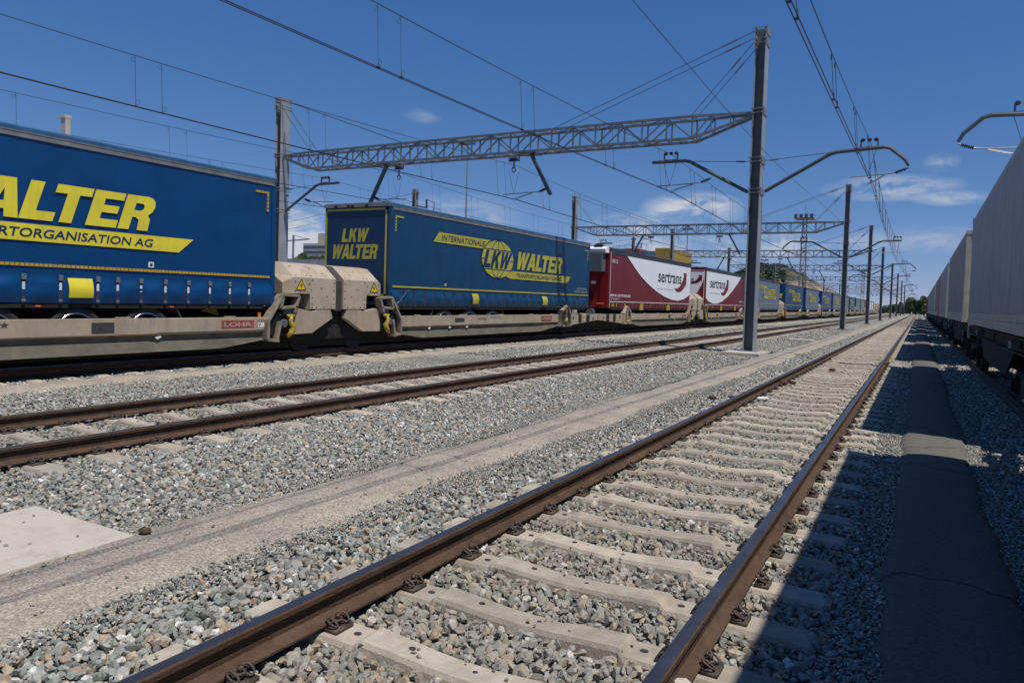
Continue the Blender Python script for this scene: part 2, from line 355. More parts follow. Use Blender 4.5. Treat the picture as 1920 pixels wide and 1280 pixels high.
mat('shaded_asphalt', (.15, .138, .122), (.10, .093, .083), 40, .95, bump=.35, bscale=160, streak=.5, scol=(.11, .105, .10), ss=(2, .6, 2), detail=10)  # dark asphalt, made darker still to deepen the train's shadow by colour
def add_cracks(m):
    t = m.node_tree; n = t.nodes; l = t.links; b = n['Principled BSDF']; src = b.inputs['Base Color'].links[0].from_socket
    co = n.new('ShaderNodeTexCoord'); nz = n.new('ShaderNodeTexNoise'); nz.inputs['Scale'].default_value = 3; nz.inputs['Detail'].default_value = 6; l.new(co.outputs['Object'], nz.inputs['Vector'])
    ad = n.new('ShaderNodeVectorMath'); ad.operation = 'MULTIPLY_ADD'; ad.inputs[1].default_value = (.5, .5, 0); l.new(nz.outputs['Color'], ad.inputs[0]); l.new(co.outputs['Object'], ad.inputs[2])
    vo = n.new('ShaderNodeTexVoronoi'); vo.feature = 'DISTANCE_TO_EDGE'; vo.inputs['Scale'].default_value = .33; l.new(ad.outputs[0], vo.inputs['Vector'])
    mr = n.new('ShaderNodeMapRange'); mr.inputs[1].default_value = .002; mr.inputs[2].default_value = .007; mr.inputs[3].default_value = .45; mr.inputs[4].default_value = 1; l.new(vo.outputs['Distance'], mr.inputs[0])
    sc = n.new('ShaderNodeVectorMath'); sc.operation = 'SCALE'; l.new(src, sc.inputs[0]); l.new(mr.outputs[0], sc.inputs['Scale']); l.new(sc.outputs[0], b.inputs['Base Color'])
add_cracks(MATS['shaded_asphalt']); add_cracks(MATS['slab'])
MATS['path'] = bpy.data.materials.new('path_gravel'); MATS['path'].use_nodes = True; path_material(MATS['path'])
for x0, x1, zt, nm in PATHS:
    p = MB('path'); yy = list(np.arange(-4, 30, .12))+list(np.arange(30, 90, .6))+list(np.arange(90, 420, 3))
    prof = [(0, -.25), (.05, -.05), (.12, -.010), (.35, .003), (.5, .005), (.65, .003), (.88, -.010), (.95, -.05), (1, -.25)]
    def pt(y, k, x0=x0, x1=x1, zt=zt):
        a, dz = prof[int(k)]; k_ = 1.5 if x0 < -1 else .3; e0 = x0+wob(y, x0)*k_; e1 = x1+wob(y, x1+3)*k_
        if a in (0, 1): dz = -.11
        e = 1 if a < .5 else -1
        jag = .05*noise.noise((y*3.1, a*9, x0))+.03*noise.noise((y*9, a*9, x0)) if a < .2 or a > .8 else 0
        return (e0+(e1-e0)*a+jag, y, zt+dz+.010*noise.noise((y*1.3, a*3, x0))+.006*noise.noise((y*6, a*6, x0)))
    p.grid(pt, yy, range(len(prof)))
    o_ = p.build('path', smooth=True, fix=False); tag(o_, kind='structure')
    if nm == 'path_right': o_.data.materials[0] = MATS['shaded_asphalt']

# ---------------------------------------------------------------- rails
def rail_profile():
    h = .159
    half = [(.0, -h), (.070, -h), (.070, -h+.011), (.030, -h+.024), (.009, -h+.040), (.008, -.052), (.015, -.044), (.034, -.037), (.036, -.012), (.030, -.003), (.018, 0)]
    return half[1:]+[(-x, z) for x, z in half[::-1][:-1]]
RP = rail_profile()
def rail(x, y0, y1, label, group, gap=None):
    m = MB('rust'); n = len(RP); ys = [y0, y1]
    vs = [(x+a, y, b) for y in ys for a, b in RP]
    for k in range(n):
        kk = (k+1) % n; za, zb = RP[k][1], RP[kk][1]
        m.use('rail_top' if za > -.006 and zb > -.006 else 'rust')
        m.add([vs[k], vs[kk], vs[n+kk], vs[n+k]], [(0, 1, 2, 3)])
    o = m.build('rail', fix=True)
    return tag(o, label, 'rail', group)
rail(TN-GH, -6, 420, 'rusty rail of the near track, on its gravel path side', 'rails of the near track')
rail(TN+GH, -6, 420, 'rusty rail of the near track, beside the shadow edge of the container train', 'rails of the near track')
rail(T2-GH, -6, 420, 'rusty rail of the empty second track, on its lorry train side', 'rails of the second track')
rail(T2+GH, -6, 420, 'rusty rail of the empty second track, on its catenary mast side', 'rails of the second track')
rail(TL-GH, -6, 420, 'shaded far rail under the train of lorry trailers', 'rails under the lorry train')
rail(TL+GH, -6, 420, 'shaded near rail under the train of lorry trailers', 'rails under the lorry train')
rail(TR-GH, -6, 420, 'shaded rail under the container train, on its open side', 'rails under the container train')
rail(TR+GH, -6, 420, 'shaded rail under the container train, on its hidden side', 'rails under the container train')

# ---------------------------------------------------------------- sleepers
def sleeper_mb(x, y, spots=True):
    m = MB('concrete')
    st = [(-1.37, -.212, .108), (-1.34, -.192, .112), (-1.08, -.183, .110), (-.58, -.184, .106), (-.555, -.157, .102), (-.54, -.152, .094), (-.36, -.164, .088), (-.18, -.177, .084), (0, -.182, .082)]
    st = st+[(-a, b, c) for a, b, c in st[::-1][1:]]
    sec = []
    for a, zt, w in st:
        sec.append([(x+a, y-w-.03, -.36), (x+a, y-w, zt-.022), (x+a, y-w+.014, zt), (x+a, y+w-.014, zt), (x+a, y+w, zt-.022), (x+a, y+w+.03, -.36)])
    vs = [p for s_ in sec for p in s_]; fs = []
    for i in range(len(sec)-1):
        for k in range(5): fs.append((i*6+k, i*6+k+1, (i+1)*6+k+1, (i+1)*6+k))
    fs += [tuple(range(6)), tuple((len(sec)-1)*6+k for k in range(6))]
    m.add(vs, fs)
    if spots:
        m.use('hole')
        for a, zt, r in [(-.645, -.183, .017), (.645, -.183, .017), (-.30, -.167, .015), (.06, -.182, .011)]:
            m.add([(x+a+r*1.3*math.cos(t), y+.01+r*math.sin(t), zt+.003) for t in (k*math.pi/5 for k in range(10))], [tuple(range(10))])
    return m
def clip_mb(x, y, sg):
    """tension clamp beside a rail foot; sg=+1 on the right of the rail"""
    m = MB('clip'); xx = x+sg*.100
    m.box(min(xx-.035*sg, xx+.05*sg), max(xx-.035*sg, xx+.05*sg), y-.062, y+.062, -.184, -.164)
    for e in (-1, 1):
        pts = []
        for k in range(15):
            t = 2*math.pi*k/14
            pts.append((xx+sg*(.002+.030*math.cos(t)), y+e*(.040+.020*math.sin(t)), -.136+.016*math.cos(t)*-1+.004*math.sin(t)))
        m.tube(pts, .0064, 6, caps=False)
    m.tube([(xx-.01*sg, y-.035, -.142), (xx+.02*sg, y, -.135), (xx-.01*sg, y+.035, -.142)], .008, 6)
    m.tube([(xx, y, -.16), (xx, y, -.130)], .019, 8); m.tube([(xx, y, -.130), (xx, y, -.104)], .0135, 6)
    return m
SP = .592
def track_sleepers(xc, y0, n, nclip, label, group, both=True):
    proto = thing('sleeper', label, 'sleeper', (xc, y0, -.3), group)
    o = sleeper_mb(xc, y0).build('block', proto, bevel=0)
    bare = copy_tree(proto)
    for rx in (-GH, GH):
        for sg in (-1, 1): clip_mb(xc+rx, y0, sg).build('rail_clip', proto, smooth=True, fix=False)
    made = [(proto, 0)]
    for k in range(1, n):
        src = proto if k < nclip else bare
        q_ = copy_tree(src, (xc+random.uniform(-.012, .012), y0+k*SP+random.uniform(-.012, .012), -.3+random.uniform(-.005, .003)))
        q_.rotation_euler.z = random.uniform(-.007, .007)
    bare.location = (xc, y0-SP, -.3)
    return proto
YN, Y2 = 2.085-SP*2, 4.22-SP*4
track_sleepers(TN, YN, 140, 42, 'pale concrete sleeper under the two rails of the near track', 'sleepers of the near track')
track_sleepers(T2, Y2, 100, 34, 'pale concrete sleeper under the two rails of the empty second track', 'sleepers of the second track')
track_sleepers(TL, Y2+.2, 40, 0, 'concrete sleeper with only its end showing beside the lorry train', 'sleepers under the lorry train')
far = MB('concrete')
def far_sleeper(x, y):
    far.box(x-1.36, x+1.36, y-.11, y+.11, -.3, -.181)
for k in range(140, 520): far_sleeper(TN, YN+k*SP)
for k in range(100, 420): far_sleeper(T2, Y2+k*SP)
for k in range(40, 200): far_sleeper(TL, Y2+.2+k*SP)
for k in range(-2, 120): y_ = 1+k*SP; far.box(TR-1.3, TR+1.3, y_-.11, y_+.11, -.34, -.208)
tag(far.build('distant_sleepers', fix=False), 'rows of concrete sleepers continuing into the distance under the tracks', 'sleepers', kind='stuff')

# ---------------------------------------------------------------- ballast stones
SLABS = [(-5.83, -4.62, 2.13, 2.93), (-6.05, -4.55, 24.1, 26.9)]
def stones():
    temps = []
    for k in range(18):
        bm = bmesh.new(); n = random.randint(13, 20)
        sx, sy, sz = random.uniform(.8, 1.25), random.uniform(.7, 1.0), random.uniform(.5, .8)
        for _ in range(n):
            d = Vector((random.gauss(0, 1), random.gauss(0, 1), random.gauss(0, 1))).normalized(); q_ = max(abs(d.x), abs(d.y), abs(d.z)); d = d*random.uniform(.9, 1.04)*(.55+.45/q_*.8)
            bm.verts.new((d.x*sx, d.y*sy, d.z*sz))
        r = bmesh.ops.convex_hull(bm, input=bm.verts[:])
        bmesh.ops.delete(bm, geom=[v for v in bm.verts if not v.link_faces], context='VERTS')
        bmesh.ops.triangulate(bm, faces=bm.faces[:]); bm.verts.index_update()
        temps.append((np.array([v.co[:] for v in bm.verts]), np.array([[v.index for v in f.verts] for f in bm.faces]))); bm.free()
    P = []; R = []
    def field(x0, x1, y0, y1, dens, r0, r1):
        a = (x1-x0)*(y1-y0); st = 1/math.sqrt(dens)
        gx, gy = np.meshgrid(np.arange(x0, x1, st), np.arange(y0, y1, st))
        n = gx.size; x = gx.ravel()+RNG.uniform(-.55, .55, n)*st; y = gy.ravel()+RNG.uniform(-.55, .55, n)*st
        rr = r0+(r1-r0)*RNG.beta(1.4, 2.2, n)
        # in view, with a margin for a step aside
        d = np.stack([x, y, np.full(n, -.2-CAM_H)], 1); z = d@np.array(CF); px = CX+F_PX*(d@np.array(CR))/np.maximum(z, .1); py = CY-F_PX*(d@np.array(CU))/np.maximum(z, .1)
        ok = (z > .3) & (px > -350) & (px < 2200) & (py < 1500)
        def sl(tc, Y0):
            ph = np.abs(((y-Y0)/SP+.5) % 1-.5)*SP
            return (np.abs(x-tc) < 1.38) & (ph < .088+.5*rr)
        ok &= ~sl(TN, YN) & ~sl(T2, Y2) & ~sl(TL, Y2+.2)
        for tcx in (TN, T2, TL, TR):
            for e in (-GH, GH): ok &= np.abs(x-tcx-e) > .03
        for px0, px1, zt, nm in PATHS:
            w = .07*np.sin(y*1.7+px0)+.05*np.sin(y*4.1)
            ok &= ~((x > px0+.05+w) & (x < px1-.05+w))
        for a0, a1, b0, b1 in SLABS: ok &= ~((x > a0-.01) & (x < a1+.01) & (y > b0-.01) & (y < b1+.01))
        P.append(np.stack([x, y], 1)[ok]); R.append(rr[ok])
    field(-8.0, 2.6, .7, 9, 520, .021, .043)
    field(-5.0, 1.0, .7, 4.5, 110, .030, .048)
    field(-13.6, -8.0, 3, 14, 380, .022, .042)
    field(-9.0, 3.2, 9, 18, 330, .024, .045)
    field(-14, 3.2, 18, 34, 150, .030, .055)
    field(-14, 2.0, 34, 64, 50, .035, .07)
    for px0, px1, zt, nm in PATHS[:2]:
        for e, o in ((px0, -1), (px1, 1)):
            n = 12000; y = RNG.uniform(.8, 16, n); x = e+RNG.normal(0, .085, n)+o*.03
            d = np.stack([x, y, np.full(n, -.2-CAM_H)], 1); z = d@np.array(CF); ok = z > .3
            P.append(np.stack([x, y], 1)[ok]); R.append(RNG.uniform(.007, .018, n)[ok])
    for a0, a1, b0, b1, cnt in ((-5.8, -4.65, 2.15, 2.9, 10), (-2.4, -1.1, 1.5, 14, 420), (-3.1, -2.7, 1.5, 14, 120), (-4.6, -3.8, 1.2, 10, 120)):
        P.append(np.stack([RNG.uniform(a0, a1, cnt), RNG.uniform(b0, b1, cnt)], 1)); R.append(RNG.uniform(.0186, .0199, cnt) if cnt != 420 else RNG.uniform(.0186, .0199, cnt))
    P = np.concatenate(P); R = np.concatenate(R); n = len(P)
    kid = RNG.integers(0, len(temps), n)
    q = RNG.normal(size=(n, 4)); q[:, :] *= np.array([1, .55, .55, 1]); q /= np.linalg.norm(q, axis=1)[:, None]
    zc = -.214+RNG.uniform(-.012, .016, n)-.2*(R-.03)
    small = R < .0185; edge = np.minimum(np.abs(P[:, 0]-PATHS[0][0]), np.abs(P[:, 0]-PATHS[0][1])); zc[small] += .02
    peb = (R > .0185) & (R < .01995); zc[peb] = -.170; R[peb] *= RNG.uniform(.35, .95, peb.sum()); zc[peb & (P[:, 0] < -3.5)] = -.158
    # heaps up slightly against the path edge and in the open strip
    tone = RNG.uniform(0, 1, n)
    V = []; Fc = []; T = []; off = 0
    for k, (tv, tf) in enumerate(temps):
        idx = np.nonzero(kid == k)[0]; m = len(idx)
        w, xq, yq, zq = q[idx].T
        M = np.stack([1-2*(yq*yq+zq*zq), 2*(xq*yq-zq*w), 2*(xq*zq+yq*w), 2*(xq*yq+zq*w), 1-2*(xq*xq+zq*zq), 2*(yq*zq-xq*w), 2*(xq*zq-yq*w), 2*(yq*zq+xq*w), 1-2*(xq*xq+yq*yq)], 1).reshape(m, 3, 3)
        vv = np.einsum('nij,vj->nvi', M, tv)*R[idx][:, None, None]
        vv[:, :, 0] += P[idx, 0][:, None]; vv[:, :, 1] += P[idx, 1][:, None]; vv[:, :, 2] += zc[idx][:, None]
        V.append(vv.reshape(-1, 3)); Fc.append((tf[None]+(np.arange(m)*len(tv))[:, None, None]).reshape(-1, 3)+off); off += m*len(tv)
        T.append(np.repeat(tone[idx], len(tv)))
    V = np.concatenate(V).astype(np.float32); Fc = np.concatenate(Fc).astype(np.int32); T = np.concatenate(T).astype(np.float32)
    me = bpy.data.meshes.new('ballast'); me.vertices.add(len(V)); me.vertices.foreach_set('co', V.ravel())
    me.loops.add(Fc.size); me.loops.foreach_set('vertex_index', Fc.ravel())
    me.polygons.add(len(Fc)); me.polygons.foreach_set('loop_start', np.arange(0, Fc.size, 3, dtype=np.int32))
    try: me.polygons.foreach_set('loop_total', np.full(len(Fc), 3, dtype=np.int32))
    except Exception: pass
    at = me.attributes.new('tone', 'FLOAT', 'POINT'); at.data.foreach_set('value', T)
    me.update(calc_edges=True); me.validate()
    me.polygons.foreach_set('use_smooth', [False]*len(me.polygons))
    m = bpy.data.materials.new('ballast_stone'); m.use_nodes = True; t = m.node_tree; nn = t.nodes; l = t.links; b = nn['Principled BSDF']; b.inputs['Roughness'].default_value = .85; b.inputs['Specular IOR Level'].default_value = .3
    a = nn.new('ShaderNodeAttribute'); a.attribute_name = 'tone'; r = nn.new('ShaderNodeValToRGB'); stone_ramp(r); l.new(a.outputs['Fac'], r.inputs[0])
    co = nn.new('ShaderNodeTexCoord'); nz_ = nn.new('ShaderNodeTexNoise'); nz_.inputs['Scale'].default_value = 55; nz_.inputs['Detail'].default_value = 4; l.new(co.outputs['Object'], nz_.inputs['Vector'])
    rr = nn.new('ShaderNodeMapRange'); rr.inputs[1].default_value = .3; rr.inputs[2].default_value = .7; rr.inputs[3].default_value = .72; rr.inputs[4].default_value = 1.25; l.new(nz_.outputs['Fac'], rr.inputs[0])
    mx_ = nn.new('ShaderNodeVectorMath'); mx_.operation = 'SCALE'; l.new(r.outputs[0], mx_.inputs[0]); l.new(rr.outputs[0], mx_.inputs['Scale'])
    # brown dust close to the near track
    sx = nn.new('ShaderNodeSeparateXYZ'); l.new(co.outputs['Object'], sx.inputs[0])
    def away(c):
        df = nn.new('ShaderNodeMath'); df.operation = 'ADD'; df.inputs[1].default_value = -c; l.new(sx.outputs[0], df.inputs[0])
        ab = nn.new('ShaderNodeMath'); ab.operation = 'ABSOLUTE'; l.new(df.outputs[0], ab.inputs[0]); return ab
    a1, a2 = away(TN), away(T2); ab = nn.new('ShaderNodeMath'); ab.operation = 'MINIMUM'; l.new(a1.outputs[0], ab.inputs[0]); l.new(a2.outputs[0], ab.inputs[1])
    ds = nn.new('ShaderNodeMapRange'); ds.inputs[1].default_value = .7; ds.inputs[2].default_value = 1.35; ds.inputs[3].default_value = .42; ds.inputs[4].default_value = .05; l.new(ab.outputs[0], ds.inputs[0])
    mm = nn.new('ShaderNodeMix'); mm.data_type = 'RGBA'; l.new(ds.outputs[0], mm.inputs[0]); l.new(mx_.outputs[0], mm.inputs[6]); mm.inputs[7].default_value = (.27, .225, .17, 1)
    pn = nn.new('ShaderNodeTexNoise'); pn.inputs['Scale'].default_value = .55; pn.inputs['Detail'].default_value = 4; l.new(co.outputs['Object'], pn.inputs['Vector'])
    pr = nn.new('ShaderNodeMapRange'); pr.inputs[1].default_value = .48; pr.inputs[2].default_value = .72; pr.inputs[4].default_value = .35; l.new(pn.outputs['Fac'], pr.inputs[0])
    mp_ = nn.new('ShaderNodeMix'); mp_.data_type = 'RGBA'; l.new(pr.outputs[0], mp_.inputs[0]); l.new(mm.outputs[2], mp_.inputs[6]); mp_.inputs[7].default_value = (.27, .235, .19, 1)
    l.new(mp_.outputs[2], b.inputs['Base Color'])
    me.materials.append(m)
    o = bpy.data.objects.new('ballast', me); COL.objects.link(o)
    tag(o, 'grey crushed stone ballast lying between tracks and paths', 'ballast', kind='stuff')
stones()

# ---------------------------------------------------------------- slabs, litter
def slab(x0, x1, y0, y1, zt, label):
    m = MB('slab'); m.box(x0, x1, y0, y1, -.4, zt)
    return tag(m.build('concrete_slab', bevel=.012), label, 'concrete slab')
slab(-5.83, -4.62, 2.13, 2.93, -.162, 'pale square concrete slab at the edge of the middle path, cut by the photo edge')
slab(-6.05, -4.75, 24.9, 26.75, -.12, 'pinkish concrete footing slab round the nearest catenary mast')
slab(-5.9, -4.75, 38.5, 39.2, -.14, 'narrow concrete trough cover lying in ballast beyond the nearest mast')
def clod(x, y, z, r, label, name='stone_clod', cat='clod', m='brown_litter', stretch=(1.4, 1, .7)):
    bm = bmesh.new(); bmesh.ops.create_icosphere(bm, subdivisions=2, radius=1)
    b = MB(m); vs = []
    for v in bm.verts:
        k = 1+.35*noise.noise(v.co*1.7+Vector((x*9, y*9, 0)))
        vs.append((x+v.co.x*r*k*stretch[0], y+v.co.y*r*k*stretch[1], z+v.co.z*r*k*stretch[2]))
    b.add(vs, [tuple(v.index for v in f.verts) for f in bm.faces]); bm.free()
    return tag(b.build(name, smooth=False), label, cat)
clod(-4.60, 2.99, -.15, .035, 'reddish brown stone beside the corner of the square concrete slab')
clod(-2.50, 15.9, -.12, .07, 'dark brown clod lying against the near track left rail')
clod(-2.36, 16.2, -.125, .055, 'small dark clod on the sleepers, close beside a bigger clod near the rail')
clod(-1.98, 20.4, -.12, .065, 'brown clod lying alone between the near track rails')
clod(-3.21, 12.7, -.15, .05, 'dark clod in the ballast outside the near track')
clod(-2.92, 13.0, -.15, .05, 'smaller dark clod in the ballast outside the near track', stretch=(1.8, .8, .5))
clod(-.84, 3.0, -.15, .042, 'pale grey stone resting on the near track rail foot at the bottom edge', m='slab')
bt = thing('plastic_bottle', 'crushed white plastic bottle lying beside the near track left rail', 'bottle', (-2.42, 13.2, -.15))
m = MB('plastic_white'); m.tube([(-2.51, 13.1, -.15), (-2.48, 13.13, -.15), (-2.36, 13.24, -.15), (-2.33, 13.27, -.15)], [.022, .034, .033, .015], 10); m.build('bottle_body', bt, smooth=True)
m = MB('plastic_blue'); m.tube([(-2.33, 13.27, -.15), (-2.31, 13.29, -.15)], .016, 10); m.build('cap', bt, smooth=True)

# ================================================================ CATENARY
def clamp_mb(x, y, z, sg=1, n=3):
    m = MB('galv')
    for e in (-1, 1):                                                # two angles round the column with bolts out on one side
        for s_ in (-1, 1): m.bar((x+s_*.165, y-.40, z+e*.07), (x+s_*.165, y+.40, z+e*.07), .06, .05)
        for s_ in (-1, 1): m.bar((x-.25, y+s_*.345, z+e*.07), (x+.25, y+s_*.345, z+e*.07), .022, .022)
    m.box(x+sg*.2-.02, x+sg*.2+.02, y-.3, y+.3, z-.12, z+.12)
    return m
def insulator(root, x, y, z, dirv=(1, 0, 0), L=.42, r=.06, name='insulator', parent=None):
    d = Vector(dirv).normalized(); p = Vector((x, y, z))-d*L/2; pts = []; rs = []
    k = 7
    for i in range(k):
        for t, q in ((0, .35), (.3, 1), (.5, 1), (.8, .35)):
            pts.append(p+d*L*(i+t)/k); rs.append(r*q)
    m = MB('insulator'); m.tube(pts, rs, 8); m.use('galv'); m.tube([p-d*.06, p], r*.45, 6); m.tube([p+d*L, p+d*(L+.06)], r*.45, 6)
    return m.build(name, root, smooth=False)
def saddle(root, x, y, z):
    """the small frame with three insulator bells that carries the messenger wire"""
    m = MB('galv_dark')
    for e in (-.26, .26): m.bar((x+e, y, z), (x+e, y, z+.26), .05, .05)
    m.bar((x-.28, y, z+.02), (x+.28, y, z+.02), .09, .04)
    o = m.build('wire_saddle', root)
    b = MB('insulator')
    for e in (-.2, 0, .2): b.tube([(x+e-.07, y, z+.27), (x+e-.03, y, z+.27), (x+e+.03, y, z+.27), (x+e+.07, y, z+.27)], [.025, .066, .066, .025], 8)
    b.build('insulator', o)
    return o
def steady(root, x_wire, y, zc, x_far, z_ins, sg, z_hang):
    """registration tube with two light arms down to the contact wires; sg = side the insulator sits on"""
    m = MB('galv'); zt = zc+.28
    m.tube([(x_wire-sg*.55, y, zt-.02), (x_far-sg*.55, y, zt+.03), (x_far-sg*.2, y, z_ins-.05)], .02, 6)
    for e in (-.06, .06): m.tube([(x_far-sg*.6, y+e, zt), (x_wire+sg*.25, y+e, zc+.12), (x_wire, y+e*2, zc+.01)], .013, 5)
    o = m.build('steady_arm', root)
    w = MB('wire')
    for e in (-.28, .22): w.tube([(x_wire+e, y, z_hang), (x_wire-.02, y, zt)], .008, 4)
    w.build('hanger', o)
    insulator(root, x_far-sg*.1, y, z_ins, (sg, 0, .35), .34, .06, parent=o)
def arm(root, x0, y, sg, xw, kind):
    """cantilever: sg=+1 to the right. kind 'goose': hooked end, 'bar': straight end"""
    xs = x0+sg*.3; b = x0+sg*2.55; m = MB('steel_arm')
    if kind == 'goose':
        pts = [(xs, y, 5.62), (b-sg*.12, y, 6.80), (b+sg*.1, y, 6.86), (x0+sg*4.1, y, 6.93), (x0+sg*4.3, y, 6.88), (x0+sg*4.75, y, 6.48), (x0+sg*4.87, y, 6.26)]
        m.tube(pts, [.065]*4+[.06, .055, .045], 8)
    else:
        pts = [(xs, y, 5.62), (b-sg*.1, y, 6.83), (b+sg*.1, y, 6.89), (x0+sg*3.95, y, 6.90)]
        m.tube(pts, .065, 8)
    m.use('wire'); m.tube([(xs, y, 6.72), (b, y, 6.86)], .011, 5); m.use('galv_dark'); m.tube([(xs+sg*.15, y, 6.72), (xs+sg*.45, y, 6.745)], .03, 6)
    o = m.build('cantilever', root, smooth=False)
    saddle(root, xw, y, 6.93)
    if kind == 'goose': steady(root, xw, y, 5.72, x0+sg*4.75, 6.12, sg, 6.86)
    else: steady(root, xw, y, 5.72, x0+sg*1.75, 6.12, -sg, 6.86)
def mast(x, y, label, group, arms, top=11.4):
    """arms: list of (sg, wire x, kind)"""
    r = thing('catenary_mast', label, 'catenary mast', (x, y, -.2), group)
    m = MB('mast_steel'); m.box(x-.19, x-.16, y-.30, y+.30, -.2, top); m.box(x+.16, x+.19, y-.30, y+.30, -.2, top)
    m.use('galv_dark'); m.box(x-.16, x+.16, y-.045, y-.02, -.2, top-.01)  # web in a darker colour, painting in the shade of the channel
    m.build('column', r, bevel=.004)
    b = MB('galv'); b.box(x-.34, x+.34, y-.45, y+.45, -.2, -.10); b.build('base_plate', r)
    sg = 1 if x > -20 else -1
    for z in (top-.12, top-.5, 8.45, 6.72, 5.62): clamp_mb(x, y, z, sg).build('clamp', r)
    for a in arms: arm(r, x, y, a[0], a[1], a[2])
    return r
MY = [26.3, 61.6, 92.0, 124.0, 168.0, 213.0, 263.0, 318.0]
ORD = ['nearest', 'second', 'third', 'fourth', 'fifth', 'sixth', 'seventh', 'eighth']
MXR, MXL = -5.38, -29.45
XWN, XWT2, XWD = -1.72, -8.6, -26.4
mr_ = [mast(MXR, MY[0], 'nearest tall grey steel catenary mast, beside the middle path', 'catenary masts between the two tracks', [(1, XWN, 'goose'), (-1, XWT2, 'bar')]),
       mast(MXR, MY[1], 'second tall catenary mast along the middle path', 'catenary masts between the two tracks', [(1, XWN, 'bar'), (-1, XWT2, 'goose')])]
for i in range(2, 8):
    copy_tree(mr_[i % 2], (MXR, MY[i], -.2), '%s catenary mast along the middle path, counted from the near end' % ORD[i])
ml_ = mast(MXL, MY[0], 'tall catenary mast behind the gap between the first two blue trailers', 'catenary masts behind the lorry train', [(1, XWD, 'bar'), (-1, -31.5, 'bar')])
for i in range(1, 8):
    copy_tree(ml_, (MXL, MY[i], -.2), '%s catenary mast behind the lorry train, counted from the near end' % ORD[i])
# right-hand row, only an arm reaches into view over the containers
mast(5.62, 23.0, 'catenary mast behind the container train, only its hooked arm reaching into view', 'catenary masts behind the container train', [(-1, 2.3, 'goose')], top=9.0)
# shorter masts further left
def yard_mast(x, y, top, label):
    r = thing('catenary_mast', label, 'catenary mast', (x, y, -.2), 'catenary masts far behind the lorry train')
    m = MB('galv'); m.box(x-.16, x-.13, y-.22, y+.22, -.2, top); m.box(x+.13, x+.16, y-.22, y+.22, -.2, top); m.use('galv_dark'); m.box(x-.13, x+.13, y-.03, y, -.2, top-.01); m.build('column', r)  # darker web colour again stands for shade inside the channel
    b = MB('galv_dark'); b.bar((x-.3, y, top-1.3), (x+1.3, y, top-1.6), .12); b.bar((x-.3, y, top-.35), (x+.35, y, top-.35), .2); b.bar((x+1.3, y, top-2.9), (x+.1, y, top-2.9), .14); b.build('cross_arm', r)
    insulator(r, x+1.2, y, top-1.2, (0, 0, 1), .6, .12); insulator(r, x+1.35, y, top-2.5, (0, 0, 1), .6, .14)
    w = MB('wire'); w.tube([(x, y, top-.3), (x-30, y, top-4.6)], .014, 5); w.tube([(x, y, top-1.0), (x-30, y, top-5.2)], .014, 5)
    w.tube([(x+1.2, y, top-.9), (x+2.0, y, top-1.2), (x+1.9, y, top-2.2), (x+1.35, y, top-2.3)], .025, 5); w.build('stay_wire', r)
    return r
yard_mast(-37.5, 47.5, 10.3, 'dark catenary mast with insulators rising over the second blue trailer roof')
yard_mast(-36.5, 96.0, 10.8, 'dark catenary mast in front of the stacked yellow shipping container')

